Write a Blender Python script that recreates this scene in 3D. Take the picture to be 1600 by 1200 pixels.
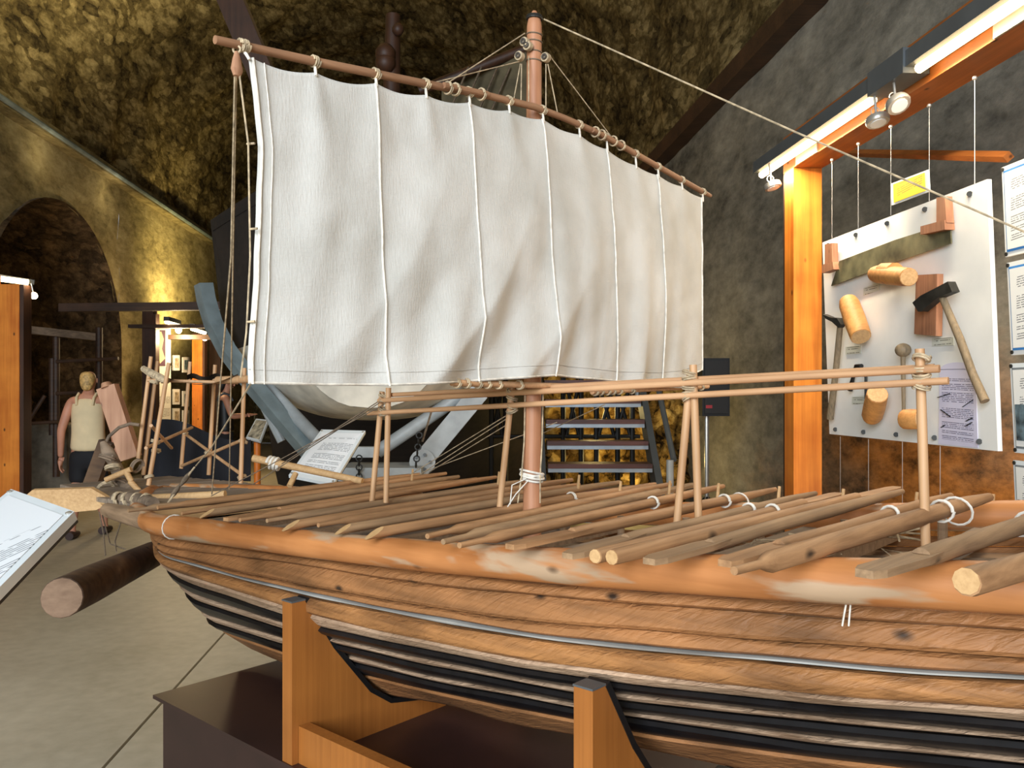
import bpy, bmesh, math, random
from mathutils import Vector, Matrix, noise
random.seed(7)
S = bpy.context.scene
for o in list(bpy.data.objects): bpy.data.objects.remove(o)
COL = S.collection
# ------------------------------------------------------------------ camera, world, light, exposure
F, HY, HC = 1300.0, 612.0, 1.45            # focal length in pixels, horizon row, eye height
cam = bpy.data.objects.new('camera', bpy.data.cameras.new('camera')); COL.objects.link(cam)
cam.location = (0, 0, HC); cam.rotation_euler = (math.pi/2, 0, 0)
cam.data.sensor_width = 36; cam.data.lens = 36*F/1600; cam.data.shift_y = (HY-600)/1600
cam.data.clip_start = .05; cam.data.clip_end = 200
S.camera = cam
S.view_settings.view_transform = 'Standard'; S.view_settings.look = 'None'
S.view_settings.gamma = 1; S.view_settings.use_curve_mapping = False
S.view_settings.exposure = 0.0
wd = bpy.data.worlds.new('daylight'); S.world = wd; wd.use_nodes = True
wd.node_tree.nodes['Background'].inputs[0].default_value = (.75, .86, 1, 1)
wd.node_tree.nodes['Background'].inputs[1].default_value = .55
# axes: ship (u along to the far left, w across to the far right) and tunnel (t along, l across)
TH = math.radians(48.6); su, cu = math.sin(TH), math.cos(TH)
TT = math.radians(4.84); st, ct = math.sin(TT), math.cos(TT)
def light(name, kind, loc, energy, col, target=None, **kw):
    d = bpy.data.lights.new(name, kind); o = bpy.data.objects.new(name, d); COL.objects.link(o)
    o.location = loc; d.energy = energy; d.color = col
    for k, v in kw.items(): setattr(d, k, v)
    if target is not None: o.rotation_euler = (Vector(target)-Vector(loc)).to_track_quat('-Z', 'Y').to_euler()
    return o
def tun(t, l, z): return Vector((-st*t+ct*l, ct*t+st*l, z))         # z is height above the floor
def strip(loc, aim, along, energy, col, length):
    o = light('strip_light', 'AREA', loc, energy, col, None, shape='RECTANGLE', size=length, size_y=.03)
    z = -(Vector(aim)-Vector(loc)).normalized(); x = Vector(along).normalized(); z = (z-x*z.dot(x)).normalized(); y = z.cross(x)
    o.rotation_euler = Matrix((x, y, z)).transposed().to_euler(); return o
# daylight falling through the open mouth of the tunnel behind the viewer
light('tunnel_mouth_daylight', 'AREA', tun(-5.2, -2.7, 3.4), 1150, (.82, .91, 1), tun(3, -.4, 1.3), shape='RECTANGLE', size=4.6, size_y=4.4)

# ------------------------------------------------------------------ helpers
def P(x, y, d): return Vector(((x-800)/F*d, d, HC-(y-HY)/F*d))
def shp(U, w, z): return Vector((-su*U+cu*w, cu*U+su*w, HC+z))        # z is height above the eye
def PW(x, y, w): r = (x-800)/F; return P(x, y, w/(su+cu*r))           # pixel ray onto the upright plane w
def PU(x, y, U): r = (x-800)/F; return P(x, y, U/(cu-su*r))
def PL(x, y, l): r = (x-800)/F; return P(x, y, l/(r*ct+st))           # onto an upright plane along the tunnel
def PF(x, y, z=0): return P(x, y, (HC-z)*F/(y-HY))                     # onto a level plane
def lerp(a, b, t): return a+(b-a)*t
def interp(pts, x):
    if x <= pts[0][0]: a, b = pts[0], pts[1]
    elif x >= pts[-1][0]: a, b = pts[-2], pts[-1]
    else:
        for a, b in zip(pts, pts[1:]):
            if a[0] <= x <= b[0]: break
    return a[1]+(b[1]-a[1])*(x-a[0])/(b[0]-a[0])
def frame(d):
    d = d.normalized(); a = Vector((0, 0, 1)) if abs(d.z) < .95 else Vector((1, 0, 0))
    x = d.cross(a).normalized(); return x, x.cross(d).normalized()
class MB:
    def __init__(s): s.v = []; s.f = []
    def face(s, pts):
        n = len(s.v); s.v += [Vector(p) for p in pts]; s.f.append(tuple(range(n, n+len(pts)))); return s
    def tube(s, pts, r, n=8, cap=True, flat=1.0):
        pts = [Vector(p) for p in pts]; R = r if isinstance(r, (list, tuple)) else [r]*len(pts)
        b = len(s.v); X = None
        for i, p in enumerate(pts):
            t = pts[min(i+1, len(pts)-1)]-pts[max(i-1, 0)]
            if X is None: X, Y = frame(t)
            else:
                t = t.normalized(); X = (X-t*X.dot(t)).normalized(); Y = X.cross(t)
            for k in range(n):
                a = 2*math.pi*k/n; s.v.append(p+X*math.cos(a)*R[i]+Y*math.sin(a)*R[i]*flat)
        for i in range(len(pts)-1):
            for k in range(n):
                s.f.append((b+i*n+k, b+i*n+(k+1) % n, b+(i+1)*n+(k+1) % n, b+(i+1)*n+k))
        if cap: s.f.append(tuple(b+k for k in range(n))[::-1]); s.f.append(tuple(b+(len(pts)-1)*n+k for k in range(n)))
        return s
    def bar(s, a, b, r0, r1=None, n=10): return s.tube([a, b], [r0, r1 if r1 is not None else r0], n)
    def prism(s, pts, vec):
        pts = [Vector(p) for p in pts]; vec = Vector(vec); n = len(pts); b = len(s.v)
        s.v += pts+[p+vec for p in pts]
        s.f.append(tuple(b+i for i in range(n))[::-1]); s.f.append(tuple(b+n+i for i in range(n)))
        for i in range(n): s.f.append((b+i, b+(i+1) % n, b+n+(i+1) % n, b+n+i))
        return s
    def box(s, o, a, b, c):            # corner and three edge vectors
        o, a, b, c = map(Vector, (o, a, b, c)); return s.prism([o, o+a, o+a+b, o+b], c)
    def beam(s, a, b, wdt, hgt, up=(0, 0, 1)):   # rectangular section centred on a-b
        a, b = Vector(a), Vector(b); t = (b-a).normalized(); x = t.cross(Vector(up)).normalized(); y = x.cross(t)
        return s.prism([a-x*wdt/2-y*hgt/2, a+x*wdt/2-y*hgt/2, a+x*wdt/2+y*hgt/2, a-x*wdt/2+y*hgt/2], b-a)
    def ball(s, c, r, n=10, sc=(1, 1, 1)):
        b = len(s.v); m = n//2+1
        for i in range(m+1):
            ph = math.pi*i/m
            for k in range(n):
                a = 2*math.pi*k/n
                s.v.append(Vector(c)+Vector((math.sin(ph)*math.cos(a)*r*sc[0], math.sin(ph)*math.sin(a)*r*sc[1], math.cos(ph)*r*sc[2])))
        for i in range(m):
            for k in range(n): s.f.append((b+i*n+k, b+(i+1)*n+k, b+(i+1)*n+(k+1) % n, b+i*n+(k+1) % n))
        return s
    def ring(s, c, axis, R, r, n=16, m=6, turns=1, pitch=0):
        X, Y = frame(Vector(axis)); ax = Vector(axis).normalized(); N = int(n*turns)
        return s.tube([Vector(c)+X*math.cos(2*math.pi*i/n)*R+Y*math.sin(2*math.pi*i/n)*R+ax*pitch*(i/n-turns/2) for i in range(N+1)], r, m)
    def grid(s, fn, nu, nv):
        b = len(s.v)
        for i in range(nu+1):
            for j in range(nv+1): s.v.append(Vector(fn(i/nu, j/nv)))
        for i in range(nu):
            for j in range(nv):
                a = b+i*(nv+1)+j; s.f.append((a, a+nv+1, a+nv+2, a+1))
        return s
    def build(s, name, mat, parent=None, smooth=False, base=None, uv=None):
        if parent is not None: org = world_loc(parent); loc = Vector((0, 0, 0))
        else:
            if base is None:
                xs = [v.x for v in s.v]; ys = [v.y for v in s.v]; zs = [v.z for v in s.v]
                base = Vector(((min(xs)+max(xs))/2, (min(ys)+max(ys))/2, min(zs)))
            org = loc = Vector(base)
        me = bpy.data.meshes.new(name); me.from_pydata([v-org for v in s.v], [], s.f)
        bm = bmesh.new(); bm.from_mesh(me)
        bmesh.ops.recalc_face_normals(bm, faces=bm.faces); bm.to_mesh(me); bm.free()
        if smooth:
            me.polygons.foreach_set('use_smooth', [True]*len(me.polygons))
            if smooth != 'full':
                bpy_shade(me)
        me.materials.append(M[mat] if isinstance(mat, str) else mat)
        o = bpy.data.objects.new(name, me); COL.objects.link(o); o.location = loc
        if parent is not None: o.parent = parent
        return o
def bpy_shade(me):                       # keep hard edges hard
    bm = bmesh.new(); bm.from_mesh(me)
    for e in bm.edges:
        if len(e.link_faces) == 2 and e.calc_face_angle(0) > .7: e.smooth = False
    bm.to_mesh(me); bm.free()
def world_loc(o):
    p = Vector(o.location)
    while o.parent: o = o.parent; p += Vector(o.location)
    return p
def tag(o, label=None, cat=None, group=None, kind=None):
    if label: o['label'] = label
    if cat: o['category'] = cat
    if group: o['group'] = group
    if kind: o['kind'] = kind
    return o
def thing(name, label, cat, loc, group=None):
    o = bpy.data.objects.new(name, None); COL.objects.link(o); o.location = loc; o.empty_display_size = .1
    return tag(o, label, cat, group)
def bez(a, b, sag, n=10): return [lerp(Vector(a), Vector(b), i/n)-Vector((0, 0, sag*4*(i/n)*(1-i/n))) for i in range(n+1)]

# ------------------------------------------------------------------ materials
def lin(c): return tuple(((x/255)/12.92 if x/255 <= .04045 else ((x/255+.055)/1.055)**2.4) for x in c)+(1,)
M = {}
def nodes(name, rough=.6, metal=0, spec=None):
    m = bpy.data.materials.new(name); m.use_nodes = True; M[name] = m
    nt = m.node_tree; b = nt.nodes['Principled BSDF']; b.inputs['Roughness'].default_value = rough; b.inputs['Metallic'].default_value = metal
    if spec is not None: b.inputs['Specular IOR Level'].default_value = spec
    return m, nt, b
def N(nt, t, **kw):
    n = nt.nodes.new(t)
    for k, v in kw.items():
        if k in n.inputs: n.inputs[k].default_value = v
        else: setattr(n, k, v)
    return n
def coords(nt, rotz=0, scale=(1, 1, 1), src='Object'):
    tc = N(nt, 'ShaderNodeTexCoord'); mp = N(nt, 'ShaderNodeMapping', vector_type='TEXTURE')
    mp.inputs['Rotation'].default_value = (0, 0, rotz) if not isinstance(rotz, tuple) else rotz; mp.inputs['Scale'].default_value = scale
    nt.links.new(tc.outputs[src], mp.inputs['Vector']); return mp.outputs[0]
def ramp(nt, fac, stops):
    r = N(nt, 'ShaderNodeValToRGB'); e = r.color_ramp.elements
    while len(e) < len(stops): e.new(.5)
    for x, (p, c) in zip(e, stops): x.position = p; x.color = lin(c)
    nt.links.new(fac, r.inputs[0]); return r.outputs[0]
def bump(nt, b, h, strength, dist=.01, prev=None):
    n = N(nt, 'ShaderNodeBump'); n.inputs['Strength'].default_value = strength; n.inputs['Distance'].default_value = dist
    nt.links.new(h, n.inputs['Height'])
    if prev: nt.links.new(prev, n.inputs['Normal'])
    nt.links.new(n.outputs[0], b.inputs['Normal']); return n.outputs[0]
def plain(name, c, rough=.6, metal=0, var=.12, sc=6):
    m, nt, b = nodes(name, rough, metal); v = coords(nt)
    n = N(nt, 'ShaderNodeTexNoise', Scale=sc, Detail=4.0); nt.links.new(v, n.inputs['Vector'])
    lo = tuple(x*(1-var) for x in c); hi = tuple(min(255, x*(1+var)) for x in c)
    nt.links.new(ramp(nt, n.outputs['Fac'], [(.3, lo), (.7, hi)]), b.inputs['Base Color']); return m
def wood(name, dark, light_, rotz=0, lng=.5, sh=.03, rough=.6, bmp=.25, knots=True, chat=False, patch=None):
    m, nt, b = nodes(name, rough); v = coords(nt, rotz, (lng, sh, sh))
    n = N(nt, 'ShaderNodeTexNoise', Scale=1.0, Detail=5.0, Roughness=.6); nt.links.new(v, n.inputs['Vector'])
    v2 = coords(nt); n2 = N(nt, 'ShaderNodeTexNoise', Scale=3.5, Detail=3.0); nt.links.new(v2, n2.inputs['Vector'])
    mx = N(nt, 'ShaderNodeMath', operation='MULTIPLY_ADD'); nt.links.new(n2.outputs[0], mx.inputs[0]); mx.inputs[1].default_value = .55
    sb = N(nt, 'ShaderNodeMath', operation='MULTIPLY'); nt.links.new(n.outputs[0], sb.inputs[0]); sb.inputs[1].default_value = .5
    nt.links.new(sb.outputs[0], mx.inputs[2])
    c = ramp(nt, mx.outputs[0], [(.38, dark), (.64, light_)])
    if patch:                              # bare dusty patches where the surface has worn
        n4 = N(nt, 'ShaderNodeTexNoise', Scale=1.0, Detail=4.0, Distortion=.3); nt.links.new(coords(nt, rotz, (.28, .06, .06)), n4.inputs['Vector'])
        pk = N(nt, 'ShaderNodeMapRange'); nt.links.new(n4.outputs[0], pk.inputs[0]); pk.inputs[1].default_value = .53; pk.inputs[2].default_value = .62
        pm = N(nt, 'ShaderNodeMix', data_type='RGBA'); nt.links.new(pk.outputs[0], pm.inputs['Factor']); nt.links.new(c, pm.inputs[6]); pm.inputs[7].default_value = lin(patch); c = pm.outputs[2]
    if knots:
        vo = N(nt, 'ShaderNodeTexVoronoi', Scale=9.0); nt.links.new(coords(nt, rotz, (1.8, 1, 1)), vo.inputs['Vector'])
        kr = N(nt, 'ShaderNodeMapRange'); nt.links.new(vo.outputs['Distance'], kr.inputs[0]); kr.inputs[1].default_value = .04; kr.inputs[2].default_value = .11
        mc = N(nt, 'ShaderNodeMix', data_type='RGBA'); nt.links.new(kr.outputs[0], mc.inputs['Factor'])
        mc.inputs[6].default_value = lin(tuple(x*.45 for x in dark)); nt.links.new(c, mc.inputs[7]); c = mc.outputs[2]
    nt.links.new(c, b.inputs['Base Color'])
    nm = bump(nt, b, n.outputs[0], bmp, .004)
    if chat:                               # slanting adze marks
        n3 = N(nt, 'ShaderNodeTexNoise', Scale=1.0, Detail=3.0, Distortion=.6); nt.links.new(coords(nt, (0, .55, rotz), (.09, .012, .012)), n3.inputs['Vector'])
        bump(nt, b, n3.outputs[0], .7, .009, nm)
    return m
AU, AW = math.atan2(cu, -su), math.atan2(su, cu)
wood('hull_wood', (102, 66, 34), (168, 114, 68), AU, .5, .03, .62, .3, True, True)
wood('carved_wood', (98, 62, 30), (178, 122, 70), AU, .25, .02, .62, .5, False, True)
wood('log_wood', (152, 92, 46), (200, 133, 78), AU, .7, .05, .5, .2, True, False, (176, 146, 116))
wood('cream_plank', (128, 98, 72), (196, 164, 134), AU, .4, .02, .75, .5, False, True)
wood('oar_wood', (120, 84, 52), (176, 132, 90), AW, .5, .012, .65, .3)
wood('oar_grey', (112, 86, 60), (164, 130, 94), AW, .5, .012, .7, .3)
wood('oar_cut', (170, 130, 84), (205, 165, 115), AW, .1, .01, .7, .2, False)
wood('rail_wood', (166, 122, 84), (204, 158, 116), AU, .6, .012, .55, .15, False)
wood('post_wood', (166, 124, 84), (206, 162, 118), (0, math.pi/2, 0), .5, .015, .55, .15, False)
wood('mast_wood', (150, 98, 66), (190, 134, 98), (0, math.pi/2, 0), .6, .02, .55, .15)
wood('yard_wood', (120, 84, 58), (160, 118, 86), AW, .6, .015, .65, .25, False)
wood('deck_grey', (104, 90, 76), (150, 132, 114), AW, .5, .02, .8, .35, False)
wood('deck_brown', (112, 88, 64), (158, 128, 98), AU, .5, .02, .8, .35, False)
wood('pink_wood', (150, 104, 76), (188, 142, 110), (0, math.pi/2, 0), .5, .03, .65, .2)
wood('bark', (58, 40, 28), (104, 78, 54), .3, .4, .05, .85, .6)
wood('log_end', (112, 86, 66), (144, 116, 92), 0, .05, .02, .85, .2, False)
wood('gnarl', (84, 70, 56), (140, 118, 96), .4, .2, .02, .85, .5, False)
wood('orange_post', (186, 96, 22), (228, 138, 48), (0, math.pi/2, 0), .8, .03, .45, .08)
wood('orange_beam', (140, 78, 30), (180, 104, 44), TT+math.pi/2, .8, .03, .5, .1)
wood('dark_post', (50, 30, 18), (76, 46, 28), (0, math.pi/2, 0), .8, .03, .55, .1, False)
wood('dark_beam', (48, 32, 22), (82, 56, 38), 0, .8, .03, .6, .15, False)
wood('cradle_wood', (142, 84, 34), (166, 102, 44), (0, math.pi/2, 0), .6, .012, .42, .04, False)
wood('log_fresh', (150, 96, 46), (204, 146, 82), .5, .2, .02, .6, .2)
wood('redwood', (124, 80, 56), (168, 116, 84), (0, math.pi/2, 0), .3, .015, .6, .2)
wood('handle_wood', (100, 86, 66), (150, 128, 98), (0, math.pi/2, 0), .3, .01, .65, .2, False)
wood('tread_wood', (66, 34, 28), (98, 54, 44), 0, .5, .02, .5, .1, False)
wood('dark_hull', (18, 15, 14), (40, 32, 28), 0, 1, .05, .75, .3, False)
plain('tar', (14, 14, 16), .42, 0, .4, 20)
plain('caulk', (150, 148, 142), .85)
plain('rope', (172, 152, 122), .9, 0, .2, 60)
plain('rope_white', (214, 206, 192), .9, 0, .1, 60)
plain('rope_dark', (104, 88, 70), .9, 0, .2, 60)
plain('plinth', (52, 33, 30), .38, 0, .1)
plain('white_board', (232, 232, 228), .45, 0, .02)
plain('board_edge', (222, 228, 230), .4, 0, .03)
plain('steel', (150, 160, 168), .45, .6, .08)
plain('grey_paint', (156, 160, 160), .5, .0, .1)
plain('blue_grey', (112, 124, 126), .6, 0, .12)
plain('light_steel', (196, 192, 184), .35, .7, .05)
plain('lamp_grey', (92, 96, 98), .5, .3, .05)
plain('iron', (48, 47, 44), .55, .5, .3, 12)
plain('saw_blade', (106, 102, 76), .6, .35, .3, 9)
plain('black', (12, 12, 13), .5)
plain('speaker_black', (14, 14, 15), .6)
plain('red', (170, 40, 50), .5)
plain('dark_cloth', (20, 21, 28), .9)
plain('leather', (74, 66, 58), .8, 0, .25, 15)
plain('skin', (196, 138, 110), .55, 0, .06)
plain('hair', (186, 150, 92), .6, 0, .25, 40)
plain('tank_top', (230, 208, 166), .85, 0, .04)
plain('shorts', (20, 20, 24), .8)
plain('shoe', (60, 40, 34), .6)
plain('yellow_sheet', (236, 200, 40), .5, 0, .06)
plain('blue_line', (60, 130, 196), .5)
plain('olive_sail', (92, 82, 60), .9, 0, .2)
plain('weathered', (206, 198, 182), .8, 0, .18, 3)
plain('stone_block', (120, 112, 98), .9, 0, .2)
plain('orange_plain', (206, 110, 30), .5)
plain('purple', (78, 40, 70), .6)
plain('photo_dark', (70, 84, 90), .5, 0, .7, 22)
plain('photo_mid', (150, 140, 120), .5, 0, .5, 20)
def rock(name, lo, mid, hi, sc=1.0, strength=.6, tint=None, stones=.5, fine=1.0, grain=2.2):
    m, nt, b = nodes(name, .95, 0, .1); v0 = coords(nt); v = coords(nt, 0, (1, grain, 1))
    def mth(op, a, c=None, d=None):
        n = N(nt, 'ShaderNodeMath', operation=op)
        for i, q in enumerate((a, c, d)):
            if q is None: continue
            if isinstance(q, (int, float)): n.inputs[i].default_value = q
            else: nt.links.new(q, n.inputs[i])
        return n.outputs[0]
    n1 = N(nt, 'ShaderNodeTexNoise', Scale=.8*sc, Detail=5.0, Roughness=.6); nt.links.new(v, n1.inputs['Vector'])
    n2 = N(nt, 'ShaderNodeTexNoise', Scale=7*sc*fine, Detail=7.0, Roughness=.7); nt.links.new(v, n2.inputs['Vector'])
    nw = N(nt, 'ShaderNodeTexNoise', Scale=3.0*sc, Detail=3.0); nt.links.new(v, nw.inputs['Vector'])
    sc_ = N(nt, 'ShaderNodeVectorMath', operation='SCALE'); nt.links.new(nw.outputs['Color'], sc_.inputs[0]); sc_.inputs['Scale'].default_value = .35/sc
    ad = N(nt, 'ShaderNodeVectorMath', operation='ADD'); nt.links.new(v, ad.inputs[0]); nt.links.new(sc_.outputs[0], ad.inputs[1])
    vo = N(nt, 'ShaderNodeTexVoronoi', Scale=3.6*sc); nt.links.new(ad.outputs[0], vo.inputs['Vector'])
    bw = N(nt, 'ShaderNodeSeparateColor'); nt.links.new(vo.outputs['Color'], bw.inputs[0])
    stone = mth('SUBTRACT', bw.outputs[0], mth('MULTIPLY', vo.outputs['Distance'], .9))
    f = mth('ADD', mth('MULTIPLY', n1.outputs[0], .55), mth('MULTIPLY', n2.outputs[0], .65))
    f = mth('ADD', f, mth('MULTIPLY', stone, .22*stones))
    c = ramp(nt, f, [(.42, lo), (.62, mid), (.85, hi)])
    if tint:                                 # bare orange rock low on the wall
        sp = N(nt, 'ShaderNodeSeparateXYZ'); nt.links.new(v0, sp.inputs[0])
        hgt = mth('SUBTRACT', 1.75, sp.outputs[2]); near = mth('SUBTRACT', 8.2, sp.outputs[1])
        k = mth('MINIMUM', mth('MULTIPLY', hgt, 1.3), mth('MULTIPLY', near, .6))
        k = mth('ADD', k, mth('MULTIPLY', mth('SUBTRACT', n1.outputs[0], .5), 3.5)); cl = N(nt, 'ShaderNodeClamp'); nt.links.new(k, cl.inputs[0])
        mc = N(nt, 'ShaderNodeMix', data_type='RGBA'); nt.links.new(cl.outputs[0], mc.inputs['Factor']); nt.links.new(c, mc.inputs[6])
        nt.links.new(ramp(nt, n2.outputs[0], [(.35, tuple(x*.4 for x in tint)), (.62, tint)]), mc.inputs[7]); c = mc.outputs[2]
    nt.links.new(c, b.inputs['Base Color'])
    bump(nt, b, mth('ADD', n2.outputs[0], mth('MULTIPLY', stone, .7*stones)), strength, .05/sc)
    return m
rock('vault_rock', (46, 38, 24), (104, 90, 58), (172, 154, 110), 2.2, .8, None, .9)
rock('wall_rock', (92, 82, 56), (146, 132, 94), (184, 170, 130), 1.2, .6, None, .4)
rock('plaster', (82, 80, 74), (134, 130, 120), (176, 170, 156), .9, .35, (190, 126, 66), .15)
rock('shaded_recess_rock', (34, 27, 19), (72, 57, 40), (116, 94, 68), 1.6, .9, None, .9, 1.0, 1.0)  # dark brown masonry, with the niche's shade put into its colour
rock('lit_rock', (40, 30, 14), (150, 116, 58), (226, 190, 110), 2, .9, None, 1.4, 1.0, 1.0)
def floor_mat():
    m, nt, b = nodes('concrete', .5, 0, .4); v = coords(nt)
    n1 = N(nt, 'ShaderNodeTexNoise', Scale=.7, Detail=5.0); nt.links.new(v, n1.inputs['Vector'])
    n2 = N(nt, 'ShaderNodeTexNoise', Scale=14.0, Detail=6.0); nt.links.new(v, n2.inputs['Vector'])
    a = N(nt, 'ShaderNodeMath', operation='MULTIPLY_ADD'); nt.links.new(n1.outputs[0], a.inputs[0]); a.inputs[1].default_value = .7
    h = N(nt, 'ShaderNodeMath', operation='MULTIPLY'); nt.links.new(n2.outputs[0], h.inputs[0]); h.inputs[1].default_value = .3; nt.links.new(h.outputs[0], a.inputs[2])
    nt.links.new(ramp(nt, a.outputs[0], [(.35, (164, 154, 132)), (.65, (200, 190, 168))]), b.inputs['Base Color'])
    bump(nt, b, n2.outputs[0], .15, .004)
floor_mat()
def cloth(name, c1, c2, weave=260):
    m, nt, b = nodes(name, .9, 0, .15); v = coords(nt)
    n1 = N(nt, 'ShaderNodeTexNoise', Scale=5.0, Detail=4.0); nt.links.new(v, n1.inputs['Vector'])
    nt.links.new(ramp(nt, n1.outputs[0], [(.3, c1), (.7, c2)]), b.inputs['Base Color'])
    n2 = N(nt, 'ShaderNodeTexNoise', Scale=1.0, Detail=2.0); nt.links.new(coords(nt, AW, (.02, .02, .004)), n2.inputs['Vector'])
    n3 = N(nt, 'ShaderNodeTexNoise', Scale=1.0, Detail=2.0); nt.links.new(coords(nt, AW, (.004, .02, .02)), n3.inputs['Vector'])
    a = N(nt, 'ShaderNodeMath', operation='ADD'); nt.links.new(n2.outputs[0], a.inputs[0]); nt.links.new(n3.outputs[0], a.inputs[1])
    bump(nt, b, a.outputs[0], .25, .003)
    b.inputs['Transmission Weight'].default_value = 0
cloth('sail_cloth', (184, 180, 171), (206, 202, 194))
def emis(name, c, s):
    m, nt, b = nodes(name, .5); b.inputs['Base Color'].default_value = lin(c); b.inputs['Emission Color'].default_value = lin(c); b.inputs['Emission Strength'].default_value = s
emis('tube_glow', (255, 224, 170), 9); emis('spot_glow', (255, 226, 180), 14)
def printed(name, paper, ink, rows, words=26, head=.12, margin=.1, src='UV'):
    m, nt, b = nodes(name, .45); tc = N(nt, 'ShaderNodeTexCoord'); sp = N(nt, 'ShaderNodeSeparateXYZ'); nt.links.new(tc.outputs['UV'], sp.inputs[0])
    def mt(op, a, c=None, d=None):
        n = N(nt, 'ShaderNodeMath', operation=op)
        for i, q in enumerate((a, c, d)):
            if q is None: continue
            if isinstance(q, (int, float)): n.inputs[i].default_value = q
            else: nt.links.new(q, n.inputs[i])
        return n.outputs[0]
    x, y = sp.outputs[0], sp.outputs[1]
    row = mt('MULTIPLY', y, rows); fr = mt('FRACT', row); fl = mt('FLOOR', row)
    line = mt('LESS_THAN', mt('ABSOLUTE', mt('SUBTRACT', fr, .5)), .2)
    cb = N(nt, 'ShaderNodeCombineXYZ'); nt.links.new(mt('MULTIPLY', x, words), cb.inputs[0]); nt.links.new(mt('MULTIPLY', fl, 7.3), cb.inputs[1])
    nz = N(nt, 'ShaderNodeTexNoise', Scale=1.0, Detail=1.0); nt.links.new(cb.outputs[0], nz.inputs['Vector'])
    wordm = mt('GREATER_THAN', nz.outputs[0], .42)
    cb2 = N(nt, 'ShaderNodeCombineXYZ'); nt.links.new(mt('MULTIPLY', fl, .37), cb2.inputs[1]); nz2 = N(nt, 'ShaderNodeTexNoise', Scale=1.0, Detail=0.0); nt.links.new(cb2.outputs[0], nz2.inputs['Vector'])
    para = mt('GREATER_THAN', nz2.outputs[0], .44)
    inx = mt('MULTIPLY', mt('GREATER_THAN', x, margin), mt('LESS_THAN', x, 1-margin)); iny = mt('MULTIPLY', mt('GREATER_THAN', y, .08), mt('LESS_THAN', y, 1-head))
    fac = mt('MULTIPLY', mt('MULTIPLY', mt('MULTIPLY', line, wordm), para), mt('MULTIPLY', inx, iny))
    mc = N(nt, 'ShaderNodeMix', data_type='RGBA'); nt.links.new(fac, mc.inputs['Factor']); mc.inputs[6].default_value = lin(paper); mc.inputs[7].default_value = lin(ink)
    nt.links.new(mc.outputs[2], b.inputs['Base Color']); return m
printed('print_white', (236, 236, 232), (120, 122, 126), 34)
printed('print_few', (238, 240, 242), (150, 154, 160), 30)
printed('print_lilac', (216, 212, 232), (96, 92, 120), 44, 30)
printed('print_tag', (206, 208, 196), (110, 108, 96), 4, 10, .1)
printed('print_yellow', (246, 204, 36), (170, 130, 30), 9, 14, .15)
def sheet(name, quad, mat, parent, thick=.002):   # flat printed sheet, quad = bl, br, tr, tl, with its own UV
    q = [Vector(p) for p in quad]; n = (q[1]-q[0]).cross(q[3]-q[0]).normalized()
    o = MB().prism([p-n*thick for p in q], n*thick).build(name, mat, parent)
    uvl = o.data.uv_layers.new(name='UVMap'); org = world_loc(o); X = q[1]-q[0]; Y = q[3]-q[0]
    for lp in o.data.loops:
        p = o.data.vertices[lp.vertex_index].co+org-q[0]; uvl.data[lp.index].uv = (p.dot(X)/X.length_squared, p.dot(Y)/Y.length_squared)
    return o

# ------------------------------------------------------------------ the setting: a rubble-vaulted tunnel
LA, LB, HS = -5.3, 3.26, 4.92             # left wall, right wall, springing height
T0, T1 = -5.5, 24.0
def rough(p, a, s): return a*noise.noise(Vector(p)*s)+a*.5*noise.noise(Vector(p)*s*2.7)
fl = MB().box(tun(T0, -8.2, -.2), tun(T1, -8.2, -.2)-tun(T0, -8.2, -.2), tun(T0, LB+.3, 0)-tun(T0, -8.2, 0), (0, 0, .17)).build('floor', 'stone_block')
tag(fl, 'beige concrete floor laid in long slabs', 'floor', kind='structure')
le, te = [-8.2, -4.6, -1.30, 1.3, LB+.3], [T0, 1.2, 10.4, 17.5, T1]
for a, b in zip(le, le[1:]):
    for c, d in zip(te, te[1:]):
        g = .007
        MB().box(tun(c+g, a+g, -.03), tun(d-g, a, 0)-tun(c+g, a, 0), tun(0, b-g, 0)-tun(0, a+g, 0), (0, 0, .03)).build('slab', 'concrete', fl)
RAD, LC = (LB-LA)/2, (LA+LB)/2
def vault(a, b):
    t = lerp(T0, T1, a); an = math.pi*b; p = tun(t, LC-RAD*math.cos(an), HS+RAD*math.sin(an))
    k = rough(p, .11, 1.3); return p+tun(0, math.cos(an), 0)*k-Vector((0, 0, math.sin(an)))*k*1.2
tag(MB().grid(vault, 170, 80).build('ceiling', 'vault_rock', None, 'full', base=(0, 0, 0)), 'dark barrel vault of rough rubble masonry', 'ceiling', kind='structure')
AT, AH, AS, AR = 12.1, 2.1, 2.1, 2.0
def arch_z(t):
    q = abs(t-AT)/AH
    return 0 if q >= 1 else AS+AR*math.sqrt(1-q*q)
def bumpl(t, z, a=.035): return rough(tun(t, 0, z), a, 1.8)
wl = MB()
ts = [T0+i*.35 for i in range(int((AT-AH-T0)/.35)+1)]+[AT-AH]
wl.grid(lambda a, b: (lambda t, z: tun(t, LA+bumpl(t, z), z))(lerp(T0, AT-AH, a), HS*b), 50, 24)
wl.grid(lambda a, b: (lambda t: (lambda z: tun(t, LA+bumpl(t, z), z))(lerp(arch_z(t) if 0 < a < 1 else AS, HS, b)))(AT-AH*math.cos(math.pi*a)), 40, 12)
wl.grid(lambda a, b: (lambda t, z: tun(t, LA+bumpl(t, z), z))(lerp(AT+AH, T1, a), HS*b), 50, 24)
def arc_pt(b):                                       # outline of the arched opening, from jamb to jamb
    if b < .25: return AT-AH, AS*b/.25
    if b > .75: return AT+AH, AS*(1-b)/.25
    an = math.pi*(b-.25)/.5; return AT-AH*math.cos(an), AS+AR*math.sin(an)
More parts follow.
